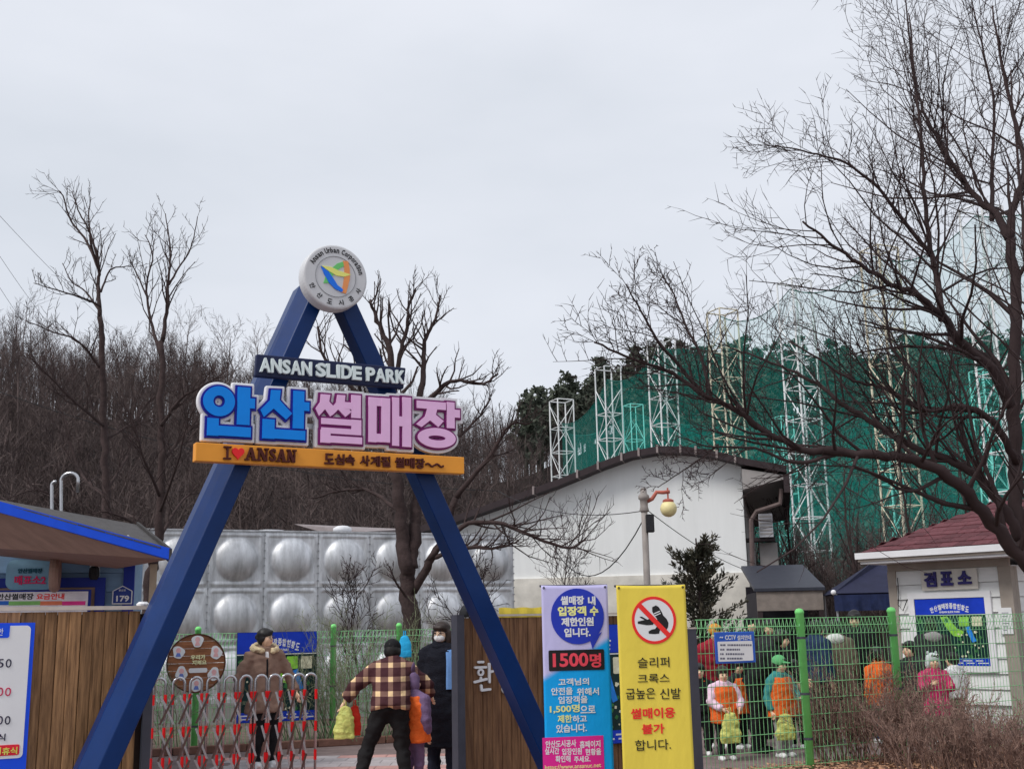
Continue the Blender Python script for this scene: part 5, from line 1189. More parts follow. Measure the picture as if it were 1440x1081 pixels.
# ------------------------------------------------------------------ woods on the hill
OH = dict(seg=[5, 2, 1, 1], wob=[.12, .22, .26, .2], up=[.08, .08, .06, .1], tap=.25, sides=[4, 3, 1, 1], n=[19, 9, 0, 0], len=[.4, .45, .5, .5], ang=[(.4, .95), (.5, 1.1), (.4, .9)], t0=.22, kick=.14, rk=.42, rmin=.014, max=2)
protos = []
for k in range(9):
    rg = random.Random(100+k); mb = MB(); o = dict(OH)
    if k % 3 == 0: o['n'] = [14, 7, 0, 0]; o['len'] = [.44, .45, .5, .5]
    grow(mb, Vector((0, 0, 0)), Vector((0, 0, 1)), 6.4, .065, 0, rg, o)
    protos.append((np.array(mb.v), np.array([f for f in mb.f if len(f) == 4])))
pines = []
for k in range(5):
    rg = random.Random(300+k); V = []; Q = []; mb = MB(); mb.tube([(0, 0, 0), (.1, 0, 4), (0, .1, 7.5)], [.14, .1, .04], 4, False)
    V = [Vector(v) for v in mb.v]; Q = [f for f in mb.f]
    for c in range(26):
        h = rg.uniform(2.6, 8.2); R = 1.9*(1-((h-2.6)/6.3))**.6*rg.uniform(.25, 1); a = rg.uniform(0, 6.28); cc = Vector((R*math.cos(a), R*math.sin(a), h)); s0 = rg.uniform(.45, .85)
        for j in range(18):
            p = cc+rvec(rg)*s0*rg.uniform(.3, 1)*Vector((1, 1, .6)).x; p.z = cc.z+(p.z-cc.z)*.6; e = rvec(rg); s = e.cross(rvec(rg)).normalized(); l = rg.uniform(.15, .3); n0 = len(V)
            V += [p-e*l-s*l*.4, p+e*l-s*l*.4, p+e*l+s*l*.4, p-e*l+s*l*.4]; Q.append((n0, n0+1, n0+2, n0+3))
    pines.append((np.array([tuple(v) for v in V]), np.array(Q)))
def stamp(name, label, cat, plist, spots, m):
    Vs = []; Qs = []; off = 0
    for x, y, z, s, a, k, sz in spots:
        V, Q = plist[k % len(plist)]; c, q = math.cos(a), math.sin(a)
        W_ = np.stack([x+s*(V[:, 0]*c-V[:, 1]*q), y+s*(V[:, 0]*q+V[:, 1]*c), z+s*sz*V[:, 2]], 1); Vs.append(W_); Qs.append(Q+off); off += len(V)
    o = stuff(ob(name, npmesh(name, np.concatenate(Vs), np.concatenate(Qs), m))); return tag(o, label, cat)
rg = random.Random(55); bare = []; pin = []; low_ = []
def ground(x, y): return hill_h(x, y)-.1
for k in range(1900):
    px = rg.uniform(-330, 905); az = (px-CX)/F; s = interp([(-300, 38), (500, 42), (700, 50), (860, 98), (1100, 108)], px); e = interp([(-300, 108), (500, 116), (700, 124), (860, 152)], px)
    y = s+(e-s)*rg.random()**.8; x = az*y; pr_ = sm((px-690)/140)*sm((y-s)/(e-s)*1.6-.5)
    if rg.random() < pr_: continue
    bare.append((x, y, ground(x, y), rg.uniform(.6, 1.1), rg.uniform(0, 6.28), rg.randrange(9), rg.uniform(.85, 1.15)))
for k in range(640):
    px = rg.uniform(735, 1560); az = (px-CX)/F; s = interp([(700, 62), (860, 110), (1100, 116), (1700, 116)], px); e = interp([(700, 122), (860, 152), (1700, 167)], px)
    f = rg.random()**.55; y = s+(e-s)*f; x = az*y
    if px < 880 and f < .55: continue
    pin.append((x, y, ground(x, y), rg.uniform(.7, 1.2), rg.uniform(0, 6.28), rg.randrange(5), rg.uniform(.85, 1.15)))
for k in range(260):   # brush in front of the net and behind the booths
    px = rg.uniform(700, 1500) if k < 120 else rg.uniform(1030, 1330); D = rg.uniform(36, 46) if px > 1000 else rg.uniform(40, 70); x = (px-CX)/F*D
    low_.append((x, D, -.1, rg.uniform(.45, .72) if px > 1000 else rg.uniform(.5, .8), rg.uniform(0, 6.28), rg.randrange(9), rg.uniform(.8, 1.1)))
m_hbark = mat('winter wood bark', C(54, 45, 46), .9, var=.4, scale=.5, col2=C(92, 80, 77))
stamp('bare_woodland', 'bare grey-brown winter wood covering the hill on the left', 'woodland', protos, bare, m_hbark)
stamp('pine_woodland', 'dark green pine wood along the ridge on the right', 'woodland', pines, pin, mat('pine needles', (.06, .07, .056), .9, var=.4, scale=.8, col2=(.1, .115, .085)))
stamp('bare_brushwood', 'low bare brush below the net, behind hall and booth', 'brushwood', protos, low_, m_hbark)
# skyline trees that stand out one by one at the far left and behind the gate
for i, (px, py, D) in enumerate(((12, 400, 62), (250, 425, 70), (312, 432, 66), (352, 450, 72), (385, 470, 70))):
    rg = random.Random(500+i); mb = MB(); az = (px-CX)/F; zb_ = hill_h(az*D, D)-.1; H = (P(px, py, D).z-zb_)*.86
    tr = MB(); o = dict(OH, sides=[5, 4, 3, 1], n=[18, 9, 4, 0], max=3, seg=[8, 4, 3, 2], rmin=.01); base = Vector((az*D, D, zb_))
    q, rs = limb(tr, [base, base+Vector((.1, 0, H*.35)), base+Vector((-.1, 0, H*.7)), base+Vector((.05, 0, H*.98))], .13, .02, rg, dict(o, max=0), sides=6)
    spawn(mb, q, rs, H*.9, 0, rg, o, .3)
    tree_thing('ridge_tree', ['tall bare tree cut by the left picture edge on the skyline', 'feathery bare tree on the skyline left of the gate', 'broad bare tree on the skyline nearest the gate apex', 'slim bare tree tip on the skyline beside the gate arm', 'small bare tree on the skyline just left of the name board'][i], base, tr, mb, mt=m_hbark, mc=m_hbark)

# ------------------------------------------------------------------ shrubs
OB = dict(seg=[4, 3, 2, 2], wob=[.22, .26, .3, .3], up=[.08, .08, .05, .05], tap=.4, sides=[4, 3, 3, 1], n=[6, 4, 2, 0], len=[.5, .5, .5, .4], ang=[(.3, .8), (.4, 1), (.4, 1.1)], t0=.2, kick=.1, rk=.6, rmin=.0028, max=3)
def shrub(lab, base, R, H, n, seed, m, cat='shrub', mx=3, fl=None):
    rg = random.Random(seed); mb = MB(); b = Vector(base)
    for k in range(n):
        a = rg.uniform(0, 6.28); q = R*math.sqrt(rg.random()); p = b+Vector((q*math.cos(a), q*math.sin(a)*.7, 0)); d = Vector((.5*math.cos(a)*q/R+rg.uniform(-.3, .3), .4*math.sin(a)*q/R+rg.uniform(-.3, .3), 1))
        grow(mb, p, d, H*rg.uniform(.55, .95), .008, 0, rg, dict(OB, max=mx))
    mb.v = [(x-b.x, y-b.y, z-b.z) for x, y, z in mb.v]
    t = thing('bare_shrub', lab, cat, b, 0); mb.build('branches', m, t, True); return t
m_shrub = mat('brown shrub twigs', C(78, 60, 57), .9, var=.4, scale=11, col2=C(148, 122, 110))
for lab, px, D, R, H, n, seed in (('tangled bare shrub in front of the fence, between its two posts', 1212, 12.7, .46, 1.08, 56, 1), ('bare shrub hiding the foot of the right fence post', 1272, 12.4, .38, .92, 44, 2), ('wide low bare shrub below the booth window', 1345, 11.6, .62, .72, 90, 3), ('low bare shrub in the bottom right corner', 1432, 11.2, .55, .66, 84, 4), ('sparse bare shrub left of the tangled one, by the first fence post', 1168, 12.8, .28, .7, 16, 5)):
    p = P(px, 1000, D); shrub(lab, (p.x, D, .05), R, H, n, seed, m_shrub)
m_sh2 = mat('olive shrub twigs', C(104, 100, 84), .9, var=.35, scale=4, col2=C(130, 140, 110))
for lab, px, D, R, H, n, seed in (('straggly shrub behind the left fence, left of its middle post', 440, 16.4, .5, 1.4, 30, 11), ('straggly olive shrub behind the fence right of the middle post', 510, 16.6, .6, 1.7, 38, 12), ('straggly shrub behind the fence beside the black coat', 600, 17.0, .55, 1.5, 34, 13), ('thin shrub behind the fence beside the round plaque', 250, 16.0, .5, 1.1, 16, 14)):
    p = P(px, 960, D); shrub(lab, (p.x, D, .06), R, H, n, seed, m_sh2)
# ------------------------------------------------------------------ people
def remesh(mb, voxel, name, m, parent, smooth=2, fold=0, seed=0, shrink=None):
    me = mb.mesh('tmp', None); o = bpy.data.objects.new('tmp', me); COL.objects.link(o)
    md = o.modifiers.new('r', 'REMESH'); md.mode = 'VOXEL'; md.voxel_size = voxel
    ms = o.modifiers.new('s', 'SMOOTH'); ms.iterations = smooth; ms.factor = .5
    dg = bpy.context.evaluated_depsgraph_get(); me2 = bpy.data.meshes.new_from_object(o.evaluated_get(dg))
    bpy.data.objects.remove(o); bpy.data.meshes.remove(me)
    if fold:
        me2.update(); V = me2.vertices; co = []
        nv = [v.normal.copy() for v in V]
        for v, n in zip(V, nv):
            p = v.co; k = mnoise.noise(Vector((p.x*9+seed, p.y*9, p.z*15))) + .6*mnoise.noise(Vector((p.x*20, p.y*20+seed, p.z*30)))
            v.co = p + n*(fold*k)
    me2.materials.clear(); me2.materials.append(m); me2.polygons.foreach_set('use_smooth', [True]*len(me2.polygons)); me2.update(); me2.name = name
    return ob(name, me2, parent)
SKIN = mat('skin', C(214, 166, 140), .55, var=.05, scale=8, spec=.4)
HAIR = mat('black hair', (.012, .010, .010), .5, var=.3, scale=30, st=(3, 3, .5), spec=.4)
HAIRB = mat('dark brown hair', (.028, .016, .012), .5, var=.3, scale=30, st=(3, 3, .5), spec=.4)
def cloth(nm, c, **k): return mat(nm, C(*c) if max(c) > 1 else c, k.pop('rough', .85), var=k.pop('var', .12), scale=k.pop('scale', 9), bump=k.pop('bump', .25), bscale=k.pop('bscale', 60), spec=.2, **k)
BLK = cloth('black cloth', (.012, .012, .014)); DNV = cloth('navy cloth', (.012, .016, .03)); ORG = cloth('orange vest', (240, 88, 34), rough=.7, bump=.6, bscale=25); WSH = cloth('white trainer', (205, 205, 208), rough=.5)
EYE_ = mat('eye', (.012, .01, .01), .25); LIP = mat('lip', C(170, 84, 82), .5)
def person(label, xy, H, yaw, coat, pants, shoes=WSH, hair=HAIR, kid=False, lean=0, lean_side=0, turn=0, nod=0, armL=None, armR=None, legL=None, legR=None, hat=None, hair_style='short', vest=None, hood=None, hem=.47, puff=1.0, z=0, coat_mat2=None, fold=.012, bend_head=0, glasses=False, mask=False, shirt=None, group=None, collar=None):
    t = thing('person', label, 'person', (xy[0], xy[1], z), rad(yaw), group)
    hh = H/(6.0 if kid else 7.4); a = hh/2; w_ = 1.12 if kid else 1.0
    S = lambda x, y, z_: Vector((x*H, y*H, z_*H))
    pel = S(0, 0, .52 if not kid else .47); dz = 0 if not kid else -.05
    ry = Matrix.Rotation(lean_side, 3, 'Y') @ Matrix.Rotation(lean, 3, 'X')       # torso leans towards -y
    U = lambda x, y, z_: pel + ry @ (S(x*w_, y, z_+dz)-pel)
    waist, chest, shc, nk = U(0, 0, .6), U(0, .005, .71), U(0, .01, .79), U(0, .005, .835)
    hd = U(0, 0, .85) + (ry @ Vector((0, -.02*H, 0))) ; 
    hc = nk + (Matrix.Rotation(lean*.55+bend_head, 3, 'X') @ Vector((0, -.012*H, a*1.0)))
    RH = Matrix.Rotation(rad(turn), 3, 'Z') @ Matrix.Rotation(lean*.35+nod+bend_head, 3, 'X')
    sh = {-1: U(-.104, .008, .768), 1: U(.104, .008, .768)}
    arms = {}
    for s, A in ((-1, armL), (1, armR)):
        el, wr = A or ((.035*s, .02, -.155), (.03*s, -.02, -.29))
        arms[s] = (sh[s], sh[s]+S(*el), sh[s]+S(*wr))
    legs = {}
    for s, A in ((-1, legL), (1, legR)):
        kn, an = A or ((.058*s, -.008, .28), (.06*s, .012, .045))
        hip = pel+S(.05*s, 0, -.015); legs[s] = (hip, S(*kn), S(*an))
    # body: one continuous skin surface from head to ankles
    b = MB(); HX = lambda x, y, z_: hc + RH @ Vector((x*a, y*a, z_*a))
    b.ell(HX(0, .12, .22), (.72*a, .84*a, .74*a), R=RH); b.ell(HX(0, -.12, -.22), (.58*a, .66*a, .74*a), R=RH); b.ell(HX(0, -.3, -.62), (.36*a, .4*a, .3*a), R=RH)
    b.ell(HX(0, -.8, -.14), (.13*a, .2*a, .2*a), R=RH)
    for s in (-1, 1): b.ell(HX(.7*s, .06, -.1), (.09*a, .18*a, .24*a), R=RH); b.ell(HX(.34*s, -.52, -.26), (.22*a, .2*a, .22*a), R=RH)
    b.tube([hc+(nk-hc)*.3, nk, shc], [.4*a, .42*a, .5*a], 10)
    b.tube([pel, waist, chest, shc], [(.08*H, .055*H), (.075*H, .05*H), (.085*H, .055*H), (.06*H, .04*H)], 12, True, (1, 0, 0))
    for s in (-1, 1):
        A = arms[s]; b.tube([shc.lerp(A[0], .4), A[0], A[1], A[2]], [.03*H, .03*H, .024*H, .018*H], 8)
        Lg = legs[s]; b.tube([Lg[0], Lg[1], Lg[2]], [.048*H, .034*H, .024*H], 8)
    body = remesh(b, max(.011, .0095*H), 'body', SKIN, t)
    # hands: palm, four fingers, thumb; joined into the body mesh
    hb = MB()
    for s in (-1, 1):
        A = arms[s]; d = (A[2]-A[1]).normalized(); k = H*.1/1.0 if not kid else H*.098; k *= .5
        sd = d.cross(Vector((1, 0, 0)) if abs(d.x) < .8 else Vector((0, 0, 1))).normalized(); up = d.cross(sd)
        c = A[2]+d*k*.55; hb.tube([A[2]-d*k*.2, c, A[2]+d*k*.95], [(k*.3, k*.24), (k*.46, k*.2), (k*.44, k*.18)], 10, True, tuple(sd))
        for f, ln in enumerate((.72, .85, .8, .62)):
            p = A[2]+d*k*.85+sd*k*(.33-.22*f); q = p+d*k*ln*.5+up*k*.08*s; hb.tube([p, q, q+d*k*ln*.42-up*k*.2*s], [k*.105, k*.095, k*.07], 6)
        p = A[2]+d*k*.3+sd*k*.4; hb.tube([p, p+(d+sd*.7).normalized()*k*.5, p+(d*1.1+sd*.5).normalized()*k*.85], [k*.13, k*.115, k*.08], 6)
    bm = bmesh.new(); bm.from_mesh(body.data); tmp = hb.mesh('h', None, True); bm.from_mesh(tmp); bm.to_mesh(body.data); bm.free(); bpy.data.meshes.remove(tmp)
    body.data.polygons.foreach_set('use_smooth', [True]*len(body.data.polygons))
    for s in (-1, 1): MB().ell(HX(.27*s, -.745, .02), (.1*a, .05*a, .065*a), 8, 6, RH).build('eye', EYE_, t, True)
    mbz = MB()
    if not mask: MB().ell(HX(0, -.735, -.5), (.17*a, .06*a, .05*a), 8, 6, RH).build('mouth', LIP, t, True)
    for s in (-1, 1): MB().ell(HX(.28*s, -.76, .2), (.16*a, .04*a, .03*a), 8, 5, RH).build('eyebrow', hair, t, True)
    if mask:
        q = MB(); q.ell(HX(0, -.46, -.42), (.56*a, .46*a, .42*a), 14, 9, RH); q.ell(HX(0, -.78, -.32), (.14*a, .2*a, .26*a), 8, 6, RH); remesh(q, .011, 'face_mask', mat('mask white', C(232, 232, 236), .8, var=.04), t)
    if glasses:
        for s in (-1, 1):
            q = MB(); pts = [HX(.28*s+.2*math.cos(u), -.86, .02+.17*math.sin(u)) for u in [2*math.pi*k/14 for k in range(15)]]; q.tube(pts, .024*a, 5, False); q.tube([HX(.48*s, -.84, .03), HX(.76*s, -.1, .04)], .022*a, 5); q.build('glasses', m_dkpost, t)
    # hair, hats
    if hat != 'full':
        q = MB(); q.ell(HX(0, .17, .36), (.82*a, .9*a, .74*a), R=RH); q.ell(HX(0, .45, -.05), (.72*a, .6*a, .72*a), R=RH)
        for s in (-1, 1): q.ell(HX(.6*s, .18, -.05), (.2*a, .5*a, .5*a), R=RH)
        q.ell(HX(.1, -.42, .66), (.56*a, .36*a, .2*a), R=RH)
        if hair_style in ('bangs', 'long'): q.ell(HX(0, -.52, .5), (.64*a, .4*a, .3*a), R=RH)
        if hair_style == 'bob':
            q.ell(HX(0, .2, -.1), (.86*a, .78*a, .8*a), R=RH); 
        if hair_style == 'long':
            for s in (-1, 1): q.tube([HX(.66*s, .0, .2), HX(.74*s, -.06, -.5), HX(.72*s, -.1, -1.15)], [(.2*a, .4*a), (.24*a, .42*a), (.16*a, .3*a)], 8, True)
        if hair_style == 'bun': q.ell(HX(0, 1.05, .1), (.36*a, .34*a, .36*a), R=RH)
        remesh(q, .012, 'hair', hair, t, 2, .004)
    if hat in ('beanie', 'full') or (isinstance(hat, tuple) and hat[0] in ('beanie', 'animal', 'cap', 'hood')):
        hm = hat[1] if isinstance(hat, tuple) else BLK; q = MB(); q.ell(HX(0, .14, .36), (.84*a, .93*a, .8*a), 18, 12, RH)
        kind = hat[0] if isinstance(hat, tuple) else 'beanie'
        if kind in ('hood', 'animal'): q.ell(HX(0, .42, -.2), (.86*a, .72*a, .86*a), R=RH); [q.ell(HX(.74*s, .1, -.3), (.26*a, .5*a, .66*a), R=RH) for s in (-1, 1)]
        ho = remesh(q, .013, {'beanie': 'beanie', 'animal': 'animal_hat', 'cap': 'cap', 'hood': 'hood'}[kind], hm, t, 3, .003)
        if kind == 'cap': MB().ell(HX(0, -.95, .42), (.55*a, .5*a, .06*a), 14, 6, RH).build('peak', hm, t, True)
        if kind == 'animal' or (kind == 'hood' and len(hat) > 2):
            for s in (-1, 1):
                if kind == 'animal':
                    MB().ell(HX(.36*s, -.62, .82), (.2*a, .12*a, .2*a), 10, 7, RH).build('hat_eye', WSH, ho, True); MB().ell(HX(.36*s, -.74, .84), (.09*a, .05*a, .12*a), 8, 6, RH).build('hat_pupil', EYE_, ho, True)
                    MB().ell(HX(.55*s, .1, 1.12), (.2*a, .14*a, .24*a), 10, 7, RH).build('hat_ear', hm, ho, True)
                else: MB().tube([HX(.45*s, .3, .95), HX(.62*s, .3, 1.6), HX(.75*s, .28, 2.0)], [(.26*a, .12*a), (.2*a, .09*a), (.03*a, .03*a)], 8, True).build('hood_ear', hm, ho, True)
    # coat
    q = MB(); g_ = puff; lowz = hem
    pts = [shc+(nk-shc)*.7, shc, chest, waist, pel]; rr = [(.055, .05), (.098*w_, .07), (.115*w_, .08), (.112*w_, .079), (.115*w_, .083)]
    if lowz < .46:
        tgt = (legs[-1][2]+legs[1][2])/2; n_ = 4
        for k in range(1, n_+1):
            zt2 = pel.z/H-(pel.z/H-lowz)*k/n_; c = pel.lerp(Vector((tgt.x, tgt.y, zt2*H)), .0); c = Vector((pel.x+(tgt.x-pel.x)*.5*k/n_, pel.y+(tgt.y-pel.y)*.5*k/n_, zt2*H)); pts.append(c); rr.append((.117*w_+.008*k, .086+.006*k))
    else: pts.append(pel+(ry @ S(0, 0, lowz-.52+(.0 if not kid else .02)))); rr.append((.116*w_, .085))
    q.tube(pts, [(x*H*g_, y*H*g_) for x, y in rr], 18, True, (1, 0, 0))
    for s in (-1, 1):
        A = arms[s]; wv = A[1].lerp(A[2], .93); q.tube([shc.lerp(A[0], .45), A[0], A[0].lerp(A[1], .5), A[1], wv], [.05*H*g_, .051*H*g_, .047*H*g_, .042*H*g_, .035*H*g_], 12); q.ell(A[0], (.052*H*g_,)*3); q.ell(A[1], (.043*H*g_,)*3)
    for s in (-1, 1): q.tube([nk+(shc-nk)*.3, arms[s][0]], [.046*H*g_, .047*H*g_], 10)
    q.tube([shc, nk, nk+(hc-nk)*.2], [(.075*H, .066*H), (.064*H, .058*H), (.058*H, .054*H)] if not kid else [(.08*H, .07*H), (.074*H, .066*H), (.07*H, .064*H)], 14, True, (1, 0, 0))
    cm = remesh(q, max(.014, .0125*H), 'coat', coat, t, 2, fold*H*.75, seed=H*13)
    # trousers and shoes
    q = MB(); q.tube([pel+S(0, 0, .03), pel+S(0, 0, -.03)], [(.095*H, .07*H), (.098*H, .072*H)], 14, True, (1, 0, 0))
    for s in (-1, 1):
        Lg = legs[s]; q.tube([Lg[0]+S(0, 0, .01), Lg[0].lerp(Lg[1], .5), Lg[1], Lg[1].lerp(Lg[2], .5), Lg[2]+S(0, 0, -.01)], [.068*H, .06*H, .049*H, .044*H, .04*H], 12); q.ell(Lg[1], (.049*H,)*3)
    remesh(q, max(.015, .014*H), 'trousers', pants, t, 2, .013*H, seed=H*7)
    for s in (-1, 1):
        an = legs[s][2]; q = MB(); z0 = an.z-.045*H; q.ell((an.x, an.y-.03*H, z0+.022*H), (.03*H, .075*H, .024*H), 14, 9); q.ell((an.x, an.y+.008*H, z0+.036*H), (.028*H, .034*H, .034*H), 12, 8); q.b6(an.x-.028*H, an.x+.028*H, an.y-.09*H, an.y+.038*H, z0, z0+.014*H)
        so_ = remesh(q, .011, 'shoe', shoes, t, 2)
    if vest:
        q = MB(); vr = [(.104*w_, .08), (.129*w_, .097), (.128*w_, .096), (.131*w_, .1), (.134*w_, .104)]
        q.tube([shc+(nk-shc)*.2, chest.lerp(shc, .3), waist.lerp(chest, .3), pel, pel+(ry @ S(0, 0, -.1))], [(x*H*g_, y*H*g_) for x, y in vr], 18, True, (1, 0, 0))
        remesh(q, max(.014, .0125*H), 'vest', vest, t, 2, .009*H, seed=3)
    if hood == 'fur':
        q = MB(); rr_ = []
        for k in range(17):
            an = rad(-60)+math.pi*1.67*k/16; p = nk+Vector((.088*H*math.cos(an), .085*H*math.sin(an)+.012*H, -.004*H+.02*H*math.sin(an))); q.ell(p, (.026*H, .026*H, .024*H), 8, 6)
        remesh(q, .014, 'fur_trim', mat('tan fur', C(196, 170, 138), .95, var=.3, scale=25, bump=1, bscale=60), t, 1, .02)
    if hood == 'down':
        q = MB(); q.ell(nk+ry @ Vector((0, .065*H, -.045*H)), (.075*H, .045*H, .05*H)); q.ell(nk+ry @ Vector((0, .01*H, -.02*H)), (.085*H, .075*H, .035*H)); remesh(q, .014, 'hood', coat_mat2 or coat, t, 2, .006)
    if shirt:
        def patch(nm, m, f0, f1, a0, a1, k=1.05):
            M_ = MB(); na, nz_ = 6, 12; Xv, Yv = ry @ Vector((1, 0, 0)), ry @ Vector((0, 1, 0))
            for L_ in (k, k-.06):
                for j in range(nz_+1):
                    f = f0+(f1-f0)*j/nz_; i = min(len(pts)-2, int(f)); t_ = f-i; c_ = pts[i].lerp(pts[i+1], t_); rx = rr[i][0]+(rr[i+1][0]-rr[i][0])*t_; ry_ = rr[i][1]+(rr[i+1][1]-rr[i][1])*t_
                    for u_ in range(na+1):
                        an_ = rad(a0+(a1-a0)*u_/na); M_.v.append(tuple(c_+Xv*(rx*H*g_*L_*math.cos(an_))+Yv*(ry_*H*g_*L_*math.sin(an_))))
            w1 = na+1; n1 = w1*(nz_+1)
            M_.f = [(j*w1+i, j*w1+i+1, (j+1)*w1+i+1, (j+1)*w1+i) for j in range(nz_) for i in range(na)]
            M_.f += [(n1+j*w1+i+1, n1+j*w1+i, n1+(j+1)*w1+i, n1+(j+1)*w1+i+1) for j in range(nz_) for i in range(na)]
            M_.f += [(j*w1, (j+1)*w1, n1+(j+1)*w1, n1+j*w1) for j in range(nz_)] + [((j+1)*w1+na, j*w1+na, n1+j*w1+na, n1+(j+1)*w1+na) for j in range(nz_)]
            M_.build(nm, m, t, True)
        if hood == 'fur': patch('shirt', shirt, .5, 1.4, -97, -83, 1.06); patch('zip', BLK, 1.4, len(pts)-1.1, -93, -87, 1.07)
        else: patch('shirt', shirt, .7, 3.6, -66, -30, 1.08)
    return t, arms
def foot(px, D): p = P(px, 1000, D); return (p.x, D)
def hand_pt(t, A): return Matrix.Translation(t.location) @ Matrix.Rotation(t.rotation_euler.z, 4, 'Z') @ A
def bag(name, label, at, w_, h_, m, m2=None, seed=0, fo=.024):
    rg = random.Random(seed); q = MB(); q.tube([(0, 0, .0), (0, 0, -.05*h_), (.02*w_, 0, -.35*h_), (-.02*w_, 0, -.75*h_), (0, 0, -h_)], [(.05*w_, .04*w_), (.24*w_, .08*w_), (.4*w_, .12*w_), (.5*w_, .13*w_), (.46*w_, .06*w_)], 16, True, (1, 0, 0))
    t = thing(name, label, 'bag', at); remesh(q, .009, 'sack', m, t, 1, fo*.55, seed); 
    MB().tube([(-.07*w_, 0, -.02), (-.05*w_, 0, .05), (.05*w_, 0, .05), (.07*w_, 0, -.02)], .006, 6).build('handle', m, t)
    return t
# checked jacket cloth
def plaid():
    m = bpy.data.materials.new('brown plaid flannel'); m.use_nodes = True; n = m.node_tree; L = n.links; b = n.nodes['Principled BSDF']; b.inputs['Roughness'].default_value = .9; b.inputs['Specular IOR Level'].default_value = .15
    tcn = n.nodes.new('ShaderNodeTexCoord'); sp = n.nodes.new('ShaderNodeSeparateXYZ'); L.new(tcn.outputs['Object'], sp.inputs[0])
    def band(sock, per, ph, duty):
        a = n.nodes.new('ShaderNodeMath'); a.operation = 'MULTIPLY_ADD'; a.inputs[1].default_value = 1/per; a.inputs[2].default_value = ph; L.new(sock, a.inputs[0])
        f = n.nodes.new('ShaderNodeMath'); f.operation = 'FRACT'; L.new(a.outputs[0], f.inputs[0])
        g_ = n.nodes.new('ShaderNodeMath'); g_.operation = 'LESS_THAN'; g_.inputs[1].default_value = duty; L.new(f.outputs[0], g_.inputs[0]); return g_.outputs[0]
    bx_, bz_ = band(sp.outputs['X'], .125, .2, .38), band(sp.outputs['Z'], .135, .35, .36)
    s = n.nodes.new('ShaderNodeMath'); s.operation = 'ADD'; L.new(bx_, s.inputs[0]); L.new(bz_, s.inputs[1])
    h = n.nodes.new('ShaderNodeMath'); h.operation = 'MULTIPLY'; h.inputs[1].default_value = .5; L.new(s.outputs[0], h.inputs[0])
    r = n.nodes.new('ShaderNodeValToRGB'); r.color_ramp.interpolation = 'CONSTANT'; e = r.color_ramp.elements; e[0].color = (*C(56, 32, 36), 1); e[1].position = .4; e[1].color = (*C(104, 78, 70), 1); e2 = e.new(.8); e2.color = (*C(206, 172, 132), 1)
    L.new(h.outputs[0], r.inputs[0]); L.new(r.outputs[0], b.inputs['Base Color'])
    nn = n.nodes.new('ShaderNodeTexNoise'); nn.inputs['Scale'].default_value = 70; bn = n.nodes.new('ShaderNodeBump'); bn.inputs['Strength'].default_value = .3; bn.inputs['Distance'].default_value = .01; L.new(tcn.outputs['Object'], nn.inputs['Vector']); L.new(nn.outputs['Fac'], bn.inputs['Height']); L.new(bn.outputs[0], b.inputs['Normal']); return m
YBAG = mat('yellow-green bag', C(186, 196, 104), .4, var=.35, scale=14, bump=.9, bscale=26, alpha=.82)
# woman in the brown parka
person('woman in brown fur-hooded parka and glasses, looking right, behind the barrier', foot(371, 13.9), 1.63, 25, cloth('brown parka', (116, 94, 82), bump=.2), BLK, glasses=True, hair_style='bun', turn=42, hood='fur', hem=.38, puff=.98, armL=((-.075, .01, -.15), (-.085, -.03, -.3)), armR=((.085, .015, -.145), (.12, -.04, -.26)), shirt=cloth('pale shirt', (200, 196, 196)), fold=.016, z=.0, legL=((-.045, -.01, .28), (-.05, -.02, .045)), legR=((.06, -.01, .28), (.075, .02, .045)))
# adult in plaid, seen from behind, bending
t, A = person('adult in brown plaid jacket and black beanie bending over, seen from behind', foot(549, 11.7), 1.56, 186, plaid(), cloth('black trousers', (.014, .013, .014)), BLK, hat=('beanie', BLK), hair_style='bob', lean=.56, lean_side=-.05, armL=((-.12, -.03, -.1), (-.15, -.1, -.17)), armR=((.14, -.01, -.11), (.2, -.03, -.2)), legL=((-.075, -.03, .27), (-.1, .05, .045)), legR=((.13, -.03, .29), (.21, .05, .045)), hem=.47, puff=1.1, fold=.012, turn=-8)
hp_ = hand_pt(t, A[1][2]); bag('plastic_bag', 'yellow-green plastic bag hanging from the hand of the plaid jacket', hp_+Vector((0, -.02, -.04)), .22, .32, YBAG, None, 2)
bag('cloth_bag', 'red cloth bag hanging beside the yellow-green one by the plaid jacket', hp_+Vector((.09, .06, -.04)), .15, .3, cloth('red bag', (196, 52, 40)), None, 5, .012)
# child in purple with an orange vest
person('child in purple eared hood and orange vest, hugged by the plaid jacket', foot(581, 11.9), 1.18, 150, cloth('purple fleece', (98, 80, 108)), cloth('purple fleece', (98, 80, 108)), WSH, kid=True, hat=('hood', cloth('purple fleece', (98, 80, 108)), 1), vest=ORG, puff=1.1, turn=-30, legR=((.05, -.05, .25), (.06, .06, .07)))
# woman in the long black coat
person('woman in long black coat with white mask, standing by the plank wall', foot(622, 12.5), 1.66, -14, cloth('black fleece coat', (.013, .014, .022), bump=.9, bscale=90, rough=.95), cloth('dark jeans', (.016, .02, .035)), WSH, hair=HAIRB, hair_style='long', glasses=True, mask=True, hem=.2, puff=1.12, shirt=cloth('blue shirt', (92, 128, 176)), hood='down', turn=-12, nod=.12, fold=.014)
bag('shopping_bag', 'bright blue bag glimpsed behind the black beanie', P(569, 893, 12.9), .17, .24, cloth('sky blue bag', (40, 150, 226)), None, 4, .006)
